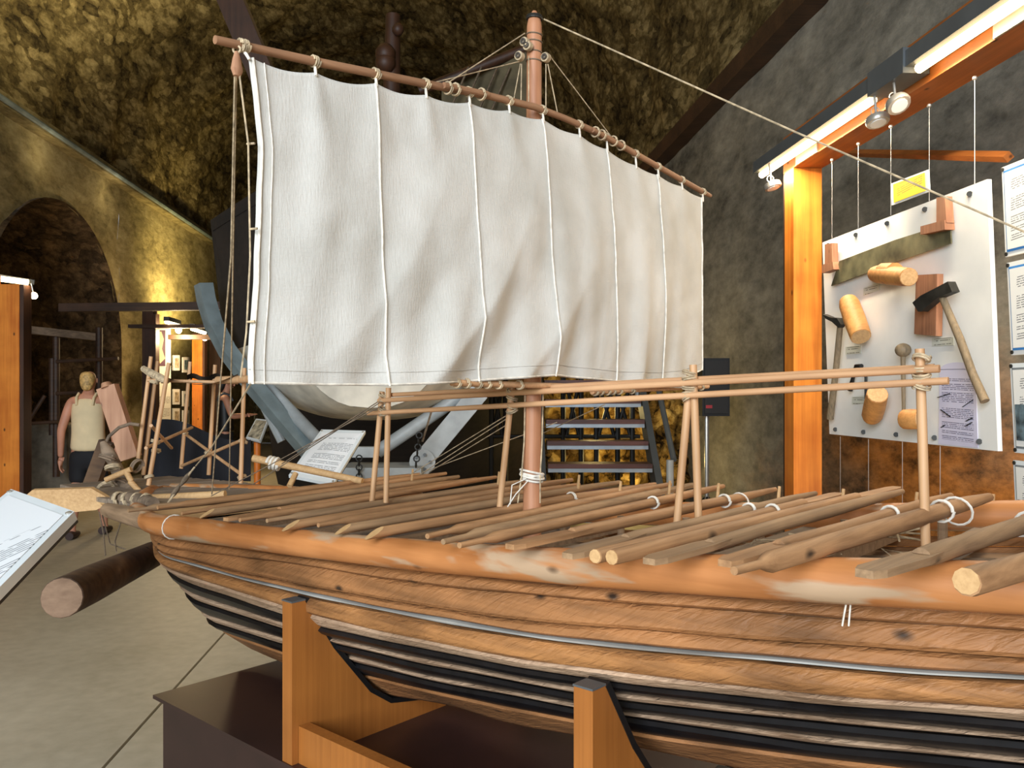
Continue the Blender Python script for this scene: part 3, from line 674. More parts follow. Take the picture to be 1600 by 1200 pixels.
MB().tube([P(178, 781, 3.3), P(205, 778, 3.2), P(240, 786, 3.05)], [.02, .026, .022], 10).build('lashed_bundle', 'gnarl', ship, True)
for k in range(4): MB().ring(P(186+k*14, 780+k*1, 3.24-.04*k), (1, -.3, random.uniform(-.3, .3)), .027, .0045, 14, 5, 2, .008).build('bundle_lashing', 'rope', ship, True)
MB().tube([P(168, 797, 3.2), P(200, 805, 3.05), P(236, 816, 2.85)], [.028, .034, .033], 12).build('gunwale_tip', 'deck_brown', ship, True)
# hanging bumper log below the tip, with its cords
la, lb = P(97, 934, 2.3), P(240, 866, 3.35)
lg = MB().tube([la, lerp(la, lb, .25), lerp(la, lb, .6), lb], [.056, .058, .055, .052], 16).build('hanging_log', 'bark', ship, True)
dd = (lb-la).normalized(); MB().tube([la-dd*.003, la+dd*.002], .054, 16).build('log_face', 'log_end', lg)
for a, b, c in (((155, 800), (162, 835), (165, 868)), ((160, 805), (172, 850), (196, 858)), ((190, 812), (180, 845), (182, 862))): line('hanging_cord', [P(*a, 3.1), P(*b, 3.0), P(*c, 2.85)], .0025, 'rope_dark')
# steering oar with wide blade, tiller pole
so = thing('steering_oar', 'broad pale steering oar blade projecting left beyond the bow platform', 'oar', P(165, 782, 3.35))
bl = [(36, 778), (50, 766), (142, 763), (158, 772), (168, 778), (168, 788), (150, 797), (118, 800), (60, 797)]
MB().prism([P(x, y, 3.36) for x, y in bl], (0, .02, .004)).build('blade', 'oar_cut', so)
MB().bar(P(160, 783, 3.365), P(352, 772, 3.3), .017, .015).build('shaft', 'oar_cut', so, True)
to = thing('tiller_pole', 'pale wooden tiller pole with white rope, in front of the white information lectern', 'pole', P(480, 735, 3.5))
MB().bar(P(396, 716, 3.55), P(566, 752, 3.45), .0165, .014).build('shaft', 'oar_cut', to, True)
MB().ring(P(428, 724, 3.54), (1, -.1, -.2), .024, .007, 16, 6, 3, .016).build('rope_coil', 'rope_white', to, True)
MB().bar(P(462, 740, 3.5), P(452, 760, 3.45), .012).build('prop', 'oar_cut', to, True)

# the oars laid across the deck
OARS = [((200, 798), (585, 757), 'h'), ((246, 794), (656, 741), 'h'), ((284, 802), (697, 740), 'h'), ((318, 803), (716, 745), 'c'), ((352, 811), (745, 748), 'b'), ((375, 812), (775, 746), 'h'), ((417, 814), (838, 749), 'h'),
        ((448, 822), (893, 750), 'c'), ((498, 821), (905, 757), 'h'), ((530, 828), (968, 753), 'c'), ((578, 834), (1023, 757), 'c'), ((668, 838), (1046, 756), 'h'), ((692, 846), (1087, 757), 'hB'), ((718, 852), (1130, 760), 'h'),
        ((797, 854), (1212, 765), 'b'), ((887, 868), (1275, 770), 'b'), ((930, 869), (1312, 773), 'rB'), ((956, 871), (1403, 763), 'rB'), ((1010, 877), (1412, 768), 'b'), ((1130, 880), (1487, 774), 'b'), ((1147, 892), (1547, 777), 'h'), ((1346, 895), (1700, 790), 'b'), ((1510, 908), (1900, 806), 'r')]
ORD = 'first second third fourth fifth sixth seventh eighth ninth tenth eleventh twelfth thirteenth fourteenth fifteenth sixteenth seventeenth eighteenth nineteenth twentieth twenty-first twenty-second twenty-third twenty-fourth'.split()
KIND = {'h': 'with a thin handle end', 'c': 'with a slanting cut end', 'b': 'with a flat blade end', 'r': 'with a round sawn end'}
rnd = random.Random(3)
for i, (a, b, k) in enumerate(OARS):
    R_ = .0118+.002*rnd.random()+(.003 if i in (20, 21, 22) else 0)
    def su_of(p): return -su*p.x+cu*p.y, cu*p.x+su*p.y
    def clear(p): return p.z-HC-gun_z(su_of(p)[0])-.036-R_
    wf = max([2.12+.01*j for j in range(45)], key=lambda w_: -abs(clear(PW(*b, w_))-.001)); B = PW(*b, wf)
    best = None
    for j in range(60):
        w_ = 1.30-.005*j; A_ = PW(*a, w_); q_ = (1.305-w_)/(wf-w_); e = abs(clear(lerp(A_, B, q_))-.002)
        if best is None or e < best[0]: best = (e, w_)
    A = PW(*a, best[1])
    mat = 'oar_wood' if i % 3 else 'oar_grey'
    t = thing('oar', 'wooden oar %s, %s from the bow platform across the deck' % (KIND[k[0]], ORD[i]), 'oar', lerp(A, B, .5), 'oars laid across the deck')
    D = (B-A).normalized(); side = D.cross(Vector((0, 0, 1))).normalized(); L = (B-A).length
    def wob(q): return A+D*L*q+Vector((0, 0, .004))*noise.noise(Vector((q*3, i*1.7, 0)))+side*.006*noise.noise(Vector((q*2.5, i*2.3, 4)))
    st_ = 0. ; en = 1.
    if k[0] == 'h': q = [0, .06, .085, .3, .6, .85, 1]; r = [.0062, .0066, R_, R_, R_*1.05, R_*.95, R_*.6]
    elif k[0] == 'b': q = [.16, .2, .4, .6, .85, 1]; r = [R_*.9, R_, R_, R_*1.05, R_*.9, R_*.55]
    else: q = [0, .01, .3, .6, .85, 1]; r = [R_*.95, R_, R_, R_*1.05, R_*.95, R_*.6]
    if 'B' in k: q = [x for x in q if x < .8]+[.78]; r = r[:len(q)-1]+[R_]
    sh = MB().tube([wob(x) for x in q], r, 10)
    if k[0] == 'c':                                  # oblique cut at the near end
        for j in range(10):
            off = (sh.v[j]-A).dot(Vector((0, 0, 1))); sh.v[j] = sh.v[j]+D*(off*2.2+R_)
            sh.v[10+j] = sh.v[j]+D*.002
    sh.build('shaft', mat, t, True)
    if k[0] in 'cr':
        off = MB().tube([A-D*.0012, A], R_*.9, 10)
        if k[0] == 'c':
            for v in off.v: v += D*((v-A).z*2.2+R_)
        off.build('cut_face', 'oar_cut', t)
    def blade(q0, q1, nm):
        p0, p1 = wob(q0), wob(q1); e = (p1-p0).normalized(); s_ = e.cross(Vector((0, 0, 1))).normalized(); n_ = s_.cross(e); ln = (p1-p0).length; wd_ = .02
        out = [p0-s_*R_*.8, p0+e*ln*.35-s_*wd_, p0+e*ln*.9-s_*wd_*.95, p1-s_*wd_*.6, p1+s_*wd_*.5, p0+e*ln*.9+s_*wd_*.9, p0+e*ln*.35+s_*wd_, p0+s_*R_*.8]
        MB().prism([p-n_*.005 for p in out], n_*.010).build(nm, mat, t)
    if k[0] == 'b': blade(.22, 0, 'blade')
    if 'B' in k: blade(.74, 1, 'blade')
    for q0 in ([.62] if i in (10, 13, 15, 16, 19, 21) else [.72] if i in (14, 20) else []):
        MB().ring(wob(q0), D, R_*1.35, .0024, 14, 5, 2, .006).build('rope_loop', 'rope_white', t, True)
    if i in (14, 20): MB().ring(wob(.8)-Vector((0, 0, .01)), D+Vector((0, 0, .3)), R_*1.9, .0026, 16, 5).build('grommet', 'rope_white', t, True)
# ------------------------------------------------------------------ right exhibition frame and the tool board
fr = thing('exhibition_frame', 'orange timber frame with strip lights beside the tool board', 'frame', tun(5.0, 2.18, 0))
tp = PL(1240, 262, 2.1); zt_ = tp.z; t_post = -st*tp.x+ct*tp.y
post_ = MB().box(tun(t_post, 2.1, 0), tun(.13, 0, 0), tun(0, .175, 0), (0, 0, zt_)).build('post', 'orange_post', fr)
MB().box(tun(t_post+.131, 2.105, 0), tun(.03, 0, 0), tun(0, .16, 0), (0, 0, zt_)).build('post_back', 'dark_post', fr)
MB().box(tun(-.4, 2.1, zt_), tun(t_post+.55, 0, 0), tun(0, .175, 0), (0, 0, .22)).build('lintel', 'orange_beam', fr)
for t0, t1 in ((t_post+.35, 3.72), (3.42, 1.4)):
    ch = MB().box(tun(t1, 1.985, zt_+.055), tun(t0-t1, 0, 0), tun(0, .11, 0), (0, 0, .07)).build('light_channel', 'lamp_grey', fr)
    MB().tube([tun(t0-.03, 2.03, zt_+.038), tun(t1+.05, 2.03, zt_+.038)], .021, 10).build('light_tube', 'tube_glow', ch, True)
    strip(tun((t0+t1)/2, 2.02, zt_+.012), tun((t0+t1)/2, 2.05, 0), tun(1, 0, 0), 36, (1, .84, .60), t0-t1-.1)
MB().box(tun(3.42, 1.975, zt_+.03), tun(.3, 0, 0), tun(0, .12, 0), (0, 0, .11)).build('channel_joint', 'lamp_grey', fr)
for t in (t_post-.05, 3.0): MB().box(tun(t, 2.09, zt_+.0), tun(-.28, 0, 0), tun(0, .012, 0), (0, 0, .12)).build('gusset_plate', 'light_steel', fr)
def spotlamp(x, y0_, y1_, l, parent, tilt=(0, -.3, -1), on=False):
    a, b = PL(x, y0_, l), PL(x+3, y1_, l); arm = MB().bar(a, b, .006).build('lamp_arm', 'light_steel', parent)
    n = Vector(tilt).normalized()
    MB().tube([b, b+n*.012, b+n*.03, b+n*.042], [.018, .05, .055, .05], 14).build('lamp_head', 'light_steel', arm, True)
    MB().tube([b+n*.043, b+n*.046], .036, 12).build('lamp_lens', 'spot_glow' if on else 'white_board', arm)
    MB().ring(b-n*.02, (0, 1, 0), .02, .003, 12, 5).build('lamp_bracket', 'light_steel', arm)
for x, a, b, tl in ((1202, 256, 284, (.25, -.2, -1)), (1366, 144, 180, (.1, -.3, -1)), (1396, 120, 156, (.15, -.55, -.8))): spotlamp(x, a, b, 2.0, fr, tl)
MB().tube([PL(1327, 239, 2.9), PL(1576, 245, 2.62)], .026, 4).build('cross_bar', 'orange_beam', fr)
TB = 2.2
def tb(x, y, o=0): return PL(x, y, TB-o)
wires = []
for x, y0_, y1_ in ((1300, 250, 372), (1341, 225, 358), (1392, 198, 336), (1452, 165, 314), (1523, 122, 288)):
    MB().tube([tb(x, y0_), tb(x, y1_)], .0016, 5).build('hanging_wire', 'light_steel', fr)
    MB().ball(tb(x, y0_), .010, 8).build('wire_fixing', 'light_steel', fr)
for x, y0_ in ((1313, 682), (1357, 686), (1410, 690), (1469, 697)): MB().tube([tb(x, y0_), tb(x, y0_+120)], .0014, 5).build('hanging_wire', 'light_steel', fr)
Q = [tb(1296, 678), tb(1559, 705), tb(1542, 280), tb(1285, 379)]
bd = thing('tool_board', 'large white display board hung with old shipwright tools', 'board', (Q[0]+Q[1])/2)
nb = tun(0, 1, 0)
MB().prism(Q, nb*.02).build('panel', 'white_board', bd)
for x, y in ((1294, 383), (1337, 367), (1386, 349), (1445, 327), (1515, 303), (1305, 671), (1349, 675), (1400, 679), (1460, 684), (1530, 690)):
    MB().tube([tb(x, y, -.002), tb(x, y, .008)], .012, 10).build('screw_cap', 'iron', bd, True)
def pri(name, pts, o, th, mat, par): return MB().prism([tb(x, y, o) for x, y in pts], -nb*th).build(name, mat, par)
sw = thing('frame_saw', 'long two-man saw blade with wooden end handles on the white board', 'saw', tb(1400, 450))
pri('saw_blade', [(1300, 447), (1313, 408), (1400, 375), (1486, 348), (1488, 380), (1400, 410)], .02, .006, 'saw_blade', sw)
for pts in (([(1298, 382), (1309, 380), (1310, 412), (1298, 414)], [(1296, 414), (1313, 409), (1315, 421), (1296, 427)]), ([(1475, 309), (1488, 307), (1491, 348), (1475, 352)], [(1453, 354), (1491, 344), (1492, 359), (1453, 367)])):
    hd = pri('handle', pts[0], .015, .035, 'redwood', sw); pri('handle_block', pts[1], .012, .045, 'redwood', hd)
def solid_log(name, a, b, r, label, oa=.06, ob=.09, mat='log_fresh'):
    t = thing(name, label, 'log', tb((a[0]+b[0])/2, (a[1]+b[1])/2, .05), 'sample logs on the tool board'); A, B = tb(*a, oa), tb(*b, ob); D = (B-A).normalized()
    MB().tube([A, lerp(A, B, .1), lerp(A, B, .5), lerp(A, B, .9), B], [r*.86, r, r*1.04, r, r*.96], 14).build('trunk', mat, t, True)
    MB().tube([B-D*.002, B+D*.003], r*.9, 14).build('cut_face', 'oar_cut', t)
    MB().bar(tb((a[0]+b[0])/2, (a[1]+b[1])/2, .002), lerp(A, B, .5), .01).build('peg', 'iron', t)
    return t
t = solid_log('wood_sample', (1367, 428), (1420, 433), .043, 'knobbly curved branch piece under the saw on the white board', .06, .11); 
MB().tube([tb(1364, 429, .05), tb(1380, 423, .07), tb(1398, 424, .08)], [.022, .038, .042], 10).build('knob', 'log_fresh', t, True)
solid_log('wood_sample', (1325, 470), (1345, 526), .052, 'tall orange log piece beside the adze on the white board')
solid_log('wood_sample', (1362, 652), (1371, 616), .05, 'log piece with pale slanting top near the bottom of the white board', .05, .12)
solid_log('wood_sample', (1410, 655), (1438, 655), .045, 'short log piece at the bottom of the white board behind the rail post', .1, .06)
ax = thing('broad_axe', 'iron axe with a long wooden handle on the white board', 'axe', tb(1480, 480))
tag(pri('plank_sample', [(1441, 430), (1474, 428), (1472, 525), (1438, 522)], .012, .03, 'redwood', None), 'flat reddish plank piece behind the axe on the white board', 'plank')
pri('axe_head', [(1437, 473), (1450, 462), (1470, 452), (1493, 440), (1500, 456), (1476, 466), (1450, 487), (1446, 487)], .06, .035, 'iron', ax)
MB().tube([tb(1472, 464, .07), tb(1500, 530, .06), tb(1520, 585, .05), tb(1539, 627, .045)], [.014, .0165, .0165, .018], 10).build('handle', 'handle_wood', ax, True)
ad = thing('adze', 'adze with curved iron head and long grey handle on the left of the white board', 'adze', tb(1305, 560))
pri('adze_head', [(1293, 491), (1305, 496), (1316, 497), (1322, 507), (1318, 512), (1308, 503), (1298, 498)], .06, .03, 'iron', ad)
MB().tube([tb(1313, 506, .07), tb(1306, 580, .05), tb(1297, 654, .035)], [.016, .017, .02], 10).build('handle', 'handle_wood', ad, True)
ml = thing('mallet', 'round-headed wooden mallet hung upright on the white board', 'mallet', tb(1412, 600))
MB().ball(tb(1411, 547, .06), .036, 14, (1, 1, .9)).build('head', 'handle_wood', ml, True); MB().bar(tb(1411, 556, .06), tb(1412, 642, .04), .011, .008).build('handle', 'handle_wood', ml, True)
sk = thing('iron_hook', 'small black iron hook tool behind the rails on the white board', 'hook', tb(1338, 600))
MB().tube([tb(1346, 572, .03), tb(1338, 572, .03), tb(1333, 590, .03), tb(1328, 610, .03)], [.012, .012, .010, .014], 8).build('hook', 'black', sk, True); MB().bar(tb(1353, 580, .03), tb(1353, 640, .03), .007).build('rod', 'iron', sk)
for x0, yy0, x1, yy1, w in ((1349, 450, 1374, 441, 'under the saw'), (1321, 542, 1345, 540, 'under the tall orange log'), (1456, 529, 1490, 527, 'under the reddish plank'), (1331, 620, 1354, 618, 'left of the slanting-topped log')):
    o = sheet('caption_tag', [tb(x0, yy0+12, .004), tb(x1, yy1+12, .004), tb(x1, yy1, .004), tb(x0, yy0, .004)], 'print_tag', None); tag(o, 'small grey caption tag %s on the white board' % w, 'tag', 'caption tags')
sh_ = thing('info_sheet', 'lilac sheet of text and small tool drawings at the lower right of the board', 'sheet', tb(1497, 690))
sheet('paper', [tb(1466, 694, .004), tb(1528, 700, .004), tb(1524, 575, .004), tb(1468, 577, .004)], 'print_lilac', sh_)
cp = [(1471, 577)]+[(1496+27*math.cos(math.pi*(1-k/10)), 578-12*math.sin(math.pi*k/10)) for k in range(11)]
MB().prism([tb(x, y, .003) for x, y in cp[1:]], -nb*.001).build('paper_top', 'print_lilac', sh_)
for a, b, r in (((1466, 621), (1484, 615), .008), ((1504, 636), (1520, 625), .004), ((1470, 640), (1485, 651), .005), ((1510, 658), (1520, 653), .008), ((1509, 666), (1519, 660), .007), ((1471, 668), (1477, 664), .006)):
    MB().tube([tb(*a, .006), tb(*b, .006)], r, 6, True, .2).build('drawing', 'black', sh_)
yq = [tb(1393, 321, .05), tb(1452, 299, .05), tb(1450, 265, .05), tb(1392, 287, .05)]
yp = thing('yellow_plaque', 'small yellow notice in a clear holder hanging above the white board', 'notice', yq[0])
MB().prism(yq, nb*.006).build('holder', 'board_edge', yp); c_ = (yq[0]+yq[2])/2
sheet('notice', [lerp(c_, q, .84)-nb*.003 for q in yq], 'print_yellow', yp)
for i, (xa, ya, xb, yb, nm) in enumerate(((1565, 262, 1571, 402, 'top'), (1573, 411, 1580, 555, 'second'), (1578, 568, 1585, 707, 'third'), (1583, 719, 1589, 850, 'lowest'))):
    ext = lambda x, y: (x+70, 612+(y-612)*(x+70-690)/(x-690)); pts = [(xb, yb), ext(xb, yb), ext(xa, ya), (xa, ya)]
    q = [tb(*p) for p in pts]; c_ = sum(q, Vector())/4
    t = thing('information_board', 'blue-edged white information panel at the right edge, %s of the column' % nm, 'panel', q[0], 'information panels at the right')
    MB().prism(q, nb*.012).build('panel', 'white_board' if i < 2 else 'board_edge', t)
    b0 = [lerp(c_, p, .90)-nb*.002 for p in q]; MB().prism(b0, nb*.001).build('border', 'blue_line' if i < 2 else 'steel', t)
    sheet('text', [lerp(c_, p, .85)-nb*.004 for p in q], 'print_white', t)
    if i > 1:
        ix = [lerp(c_, p, .80)-nb*.006 for p in q]; MB().prism([lerp(ix[0], ix[3], .05), lerp(ix[1], ix[2], .05), lerp(ix[1], ix[2], .55), lerp(ix[0], ix[3], .55)], nb*.001).build('photo', 'photo_dark', t)
    for p in q: MB().tube([lerp(c_, p, .94)-nb*.004, lerp(c_, p, .94)], .008, 8).build('screw_cap', 'iron', t)

# ------------------------------------------------------------------ loudspeaker, stairs and the lit rock behind
sp = thing('loudspeaker', 'black loudspeaker on a pole stand by the grey wall', 'speaker', P(1112, 848, 8.0))
c_ = P(1114, 605, 8.0); MB().box(c_+Vector((-.13, -.12, -.275)), (.26, 0, 0), (0, .24, 0), (0, 0, .55)).build('cabinet', 'speaker_black', sp)
MB().box(c_+Vector((-.11, -.135, -.25)), (.22, 0, 0), (0, .014, 0), (0, 0, .5)).build('grille', 'black', sp); MB().box(c_+Vector((-.10, -.14, -.2)), (.06, 0, 0), (0, .004, 0), (0, 0, .03)).build('badge', 'red', sp)
MB().bar(c_+Vector((-.06, 0, -.27)), Vector((c_.x-.06, c_.y, .3)), .022).build('pole', 'light_steel', sp)
for k in range(3): MB().bar(Vector((c_.x-.06, c_.y, .45)), Vector((c_.x-.06+.4*math.cos(k*2.1+.4), c_.y+.4*math.sin(k*2.1+.4), .012)), .012).build('leg', 'speaker_black', sp)
stair = thing('metal_stairs', 'steel stairs with dark wooden treads behind the mast', 'stairs', P(945, 900, 7.0))
for k in range(8):
    z = -1.26+.19*k+HC+.045; d = 6.75+.22*k; x0 = (862-800)/F*7.4-.03; x1 = (1020-800)/F*7.4
    tr = MB().box((x0, d, z-.04), (x1-x0, 0, 0), (0, .26, 0), (0, 0, .04)).build('tread', 'tread_wood', stair); MB().box((x0, d+.01, z-.075), (x1-x0, 0, 0), (0, .24, 0), (0, 0, .035)).build('tread_angle', 'steel', tr)
for x in (x0-.08, x1+.02): MB().prism([(x, 6.6, .0), (x, 6.95, 0), (x, 8.75, 1.62), (x, 8.45, 1.62)], (.06, 0, 0)).build('stringer', 'lamp_grey', stair)
for x in (x0-.13, x1+.02):
    for d, z in ((6.7, .9), (8.4, 2.3)): MB().bar((x, d, z-.9), (x, d, z), .03).build('baluster', 'grey_paint' if x > .5 else 'lamp_grey', stair)
MB().bar((x0-.1, 6.7, .9), (x0-.1, 8.4, 2.3), .025).build('handrail', 'lamp_grey', stair); MB().bar((x1+.05, 6.7, .9), (x1+.05, 8.4, 2.3), .025).build('handrail', 'lamp_grey', stair)
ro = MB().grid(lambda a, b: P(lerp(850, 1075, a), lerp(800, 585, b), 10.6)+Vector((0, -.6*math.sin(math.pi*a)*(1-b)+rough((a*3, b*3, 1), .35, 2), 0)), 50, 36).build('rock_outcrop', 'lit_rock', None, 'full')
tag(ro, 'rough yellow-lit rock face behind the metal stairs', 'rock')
for x, y, e in ((930, 640, 15), (985, 720, 12)): light('floor_uplight', 'POINT', P(x, y, 9.55), e, (1, .74, .28), shadow_soft_size=.08)
lat = thing('lattice_railing', 'dark lattice railing in front of the yellow-lit rock', 'railing', P(920, 780, 9.2))
for x0_, x1_ in ((885, 905), (905, 885), (935, 960), (960, 935), (962, 985), (985, 962), (770, 785), (785, 770)):
    MB().bar(P(x0_, 600, 9.2), P(x1_, 682, 9.2), .022).build('lattice_bar', 'black', lat)
for x in (880, 908, 932, 965, 988, 768, 790): MB().bar(P(x, 590, 9.2), P(x, 760, 9.2), .03).build('upright', 'black', lat)
for y in (600, 682): MB().bar(P(760, y, 9.2), P(1000, y, 9.2), .025).build('rail', 'black', lat)

# ------------------------------------------------------------------ big boat on a steel cradle behind the sail
bt = thing('large_boat', 'large dark boat with a pale weathered bottom standing behind the sail', 'boat', P(575, 660, 7.5))
def hull2(a, b, z0=-.26, zsplit=None):
    d = lerp(6.15, 9.0, a); hb = 1.22*min(1, (a*2.4+.35)**.6); an = b*2-1; s_ = abs(an); x = -1.12*d/6.6*1.0+hb*math.copysign(s_**.62, an)
    return x, d, s_
def h2(a, b):
    x, d, s_ = hull2(a, b); return Vector((x, d, HC-.27+.55*s_**1.6+.15*(1-a)**4))
def h2top(side):
    def f(a, b):
        p = h2(a, 0 if side < 0 else 1); return p+Vector((side*.12*b, 0, 1.1*b))
    return f
MB().grid(h2, 30, 30).build('bottom', 'weathered', bt, 'full')
for s_ in (-1, 1): MB().grid(h2top(s_), 30, 6).build('topside', 'dark_hull', bt, 'full')
MB().grid(lambda a, b: lerp(h2(0, a), h2(0, a)*Vector((1, 1, 0))+Vector((0, -.03, HC+.29)), b), 20, 4).build('bow_planking', 'weathered', bt, 'full')
MB().grid(lambda a, b: lerp(lerp(h2(0, 0), h2(0, 1), a), lerp(h2top(-1)(0, 1), h2top(1)(0, 1), a), b)+Vector((0, -.15*math.sin(math.pi*a), 0)), 16, 4).build('bow_topside', 'dark_hull', bt, 'full')
MB().grid(lambda a, b: lerp(h2top(-1)(a, 1), h2top(1)(a, 1), b)-Vector((0, 0, .1)), 12, 6).build('deck', 'dark_hull', bt)
MB().tube([P(614, 24, 8.0), P(612, 140, 8.0), P(606, 560, 8.0)], [.07, .085, .1], 12).build('mast', 'dark_post', bt, True)
for y, r in ((46, .03), (84, .05), (98, .05)): MB().ball(P(602 if y > 80 else 622, y, 7.9), r*2, 8).build('mast_block', 'dark_post', bt, True)
MB().bar(P(655, 142, 8.3), P(832, 72, 8.3), .05).build('yard', 'dark_post', bt, True)
MB().grid(lambda a, b: P(lerp(690, 830, a), lerp(lerp(131, 78, a), 330, b), 8.35+.08*math.sin(5*a)), 10, 10).build('old_sail', 'olive_sail', bt, 'full')
for x in (720, 740, 765, 785): MB().tube([P(x+12, 105, 8.25), P(x-18, 175, 8.25)], .012, 5).build('sail_line', 'rope_dark', bt)
MB().beam(P(325, -87, 8.2), P(566, 491, 8.2), .24, .2, (0, 1, 0)).build('leaning_spar', 'dark_post', bt)
MB().grid(lambda a, b: P(lerp(362+12*b-14*b*b, 402, a), lerp(372, 600, b), 7.7+.1*math.sin(6*b)), 6, 14).build('furled_sail', 'dark_hull', bt, 'full')
MB().grid(lambda a, b: P(lerp(376+8*math.sin(3*b), 402, a), lerp(452, 535, b), 7.55+.06*math.sin(7*b+3*a)), 6, 10).build('blue_tarpaulin', 'blue_line', bt, 'full')
cr = thing('steel_cradle', 'grey steel cradle with slanting arms holding the large boat', 'cradle', P(575, 900, 6.6))
MB().tube([P(x, y, 6.5) for x, y in ((492, 716), (440, 655), (394, 600), (355, 548), (333, 505), (322, 468), (318, 444))], .085, 4, True, .9).build('arm', 'blue_grey', cr)
MB().bar(P(500, 690, 6.4), P(410, 596, 6.7), .05).build('strut', 'grey_paint', cr, True); MB().bar(P(440, 690, 6.9), P(395, 600, 6.9), .035).build('strut', 'grey_paint', cr)
MB().beam(P(662, 718, 6.5), P(750, 612, 6.5), .15, .1, (0, 1, 0)).build('arm', 'grey_paint', cr); MB().bar(P(590, 706, 6.6), P(725, 615, 6.6), .055).build('strut', 'grey_paint', cr, True)
MB().tube([P(660, 722, 6.42), P(660, 722, 6.39)], .10, 16).build('pivot_plate', 'grey_paint', cr)
for k in range(5): MB().tube([P(660+12*math.cos(k*1.26), 722+12*math.sin(k*1.26), 6.385), P(660+12*math.cos(k*1.26), 722+12*math.sin(k*1.26), 6.37)], .014, 8).build('bolt', 'lamp_grey', cr)
MB().box(P(545, 715, 6.3), (.19, 0, 0), (0, .1, 0), (0, 0, .08)).build('keel_plate', 'grey_paint', cr)
MB().box(P(528, 752, 6.2), (.62, 0, 0), (0, .5, 0), (0, 0, .10)).build('base_box', 'grey_paint', cr); MB().box(P(528, 752, 6.3)+Vector((.1, 0, -.8)), (.5, 0, 0), (0, .4, 0), (0, 0, .8)).build('pedestal', 'lamp_grey', cr)
for x0_, yy0, yy1 in ((561, 716, 752), (655, 680, 726)):
    for k in range(6): MB().ring(P(x0_-k*(1 if x0_ > 600 else 0), lerp(yy0, yy1, k/5), 6.15), (k % 2, 1-(k % 2), 0), .022, .006, 10, 5).build('chain_link', 'iron', cr, True)
line_ = MB().tube([P(675, 640, 6.2), P(660, 690, 6.2)], .008, 5).build('chain_line', 'rope_dark', cr)

# ------------------------------------------------------------------ information lecterns
def lectern(quad, label, foot, polemat='lamp_grey', mat='print_few', th=.018):
    q = [Vector(p) for p in quad]; n = (q[1]-q[0]).cross(q[3]-q[0]).normalized(); c = sum(q, Vector())/4
    t = thing('information_lectern', label, 'lectern', Vector((foot.x, foot.y, 0)))
    hub = c if (c-foot).to_2d().length < .15 else Vector((foot.x, foot.y, 0))+Vector((0, 0, lerp(q[0], q[3], .5).z))
    MB().prism([p-n*th for p in q], n*th).build('panel_frame', 'board_edge', t)
    MB().prism([p-n*(th+.006) for p in q], n*.005).build('backing', 'black', t)
    sheet('text_sheet', [lerp(c, p, .86)+n*.002 for p in q], mat, t)
    for p in q: b_ = lerp(c, p, .93); MB().tube([b_, b_+n*.004], .006, 10).build('screw', 'light_steel', t)
    MB().bar(Vector((foot.x, foot.y, .02)), Vector((foot.x, foot.y, hub.z-.04)), .03).build('pole', polemat, t, True)
    MB().tube([Vector((foot.x, foot.y, 0)), Vector((foot.x, foot.y, .02))], .18, 20).build('base', polemat, t)
    return t
lectern([P(451, 742, 4.25), P(521, 756, 4.2), P(571, 673, 4.6), P(502, 671, 4.65)], 'white information lectern standing behind the oars, in front of the steel cradle', P(515, 715, 4.45))
A_, B_, C_ = P(17, 764, 2.05), P(116, 799, 1.8), P(-70, 988, 1.35)
lectern([C_, B_, A_, A_+C_-B_], 'white framed information lectern in the left foreground', lerp(C_, A_+C_-B_, .5)*.8+.2*(A_+C_)/2, th=.02)
lectern([P(384, 684, 7.5), P(406, 690, 7.3), P(419, 656, 7.6), P(400, 654, 7.8)], 'small grey lectern far back beside the blue-grey cradle arm', P(402, 690, 7.55), 'orange_plain', 'photo_mid')

# ------------------------------------------------------------------ left side: frames, posters, beams
def lframe(x0, x1, ytop, l, mat, label, wd_=.17, tube=None):
    a = PL(x0, ytop, l); t0 = -st*a.x+ct*a.y
    t = thing('exhibition_frame', label, 'frame', tun(t0, l, 0)); b = PL(x1, ytop, l); 
    MB().box(Vector((a.x, a.y, 0)), Vector((x1-x0, 0, 0))*a.y/F, (0, .14, 0), (0, 0, a.z)).build('post', mat, t)
    MB().box(Vector((a.x+(x1-x0)*a.y/F, a.y+.01, 0)), (.035, 0, 0), (0, .13, 0), (0, 0, a.z)).build('post_side', 'dark_post', t)
    MB().box(Vector((a.x, a.y, a.z)), tun(-3.0, 0, 0) if tube else (0, .14, 0), (.16, 0, 0), (0, 0, .1)).build('lintel', 'dark_post', t)
    return t, a
t, a = lframe(-40, 30, 444, -4.35, 'orange_post', 'orange timber frame with a strip light at the left edge of the photo')
ch = MB().beam(P(-60, 424, 8.1), P(52, 442, 8.5), .1, .05).build('light_channel', 'lamp_grey', t)
MB().tube([P(-60, 428, 8.0), P(44, 441, 8.4)], .028, 8).build('light_tube', 'tube_glow', ch, True); strip(P(0, 440, 7.85), P(30, 900, 7.4), (1, 0, 0), 20, (1, .8, .52), .6)
arm = MB().bar(P(49, 443, 8.4), P(52, 458, 8.4), .008).build('lamp_arm', 'light_steel', t); MB().ball(P(53, 462, 8.4), .036, 10).build('lamp_head', 'spot_glow', arm, True)
lframe(222, 239, 490, -4.3, 'dark_post', 'dark timber post of the far frame beside the map poster')
lframe(300, 316, 530, -4.3, 'orange_post', 'bright orange far timber post right of the small framed pictures')
lframe(327, 341, 535, -4.3, 'dark_post', 'dark far timber post behind the tower posts')
LP = -4.45
def lq(x0, x1, y0_, y1_, l=LP): return [PL(x0, y1_, l), PL(x1, y1_+(1 if x1 > x0 else 0)*0, l), PL(x1, y0_, l), PL(x0, y0_, l)]
mpq = lq(241, 267, 512, 700); t = thing('map_poster', 'tall poster with a pale map on purple beside the dark far post', 'poster', mpq[0])
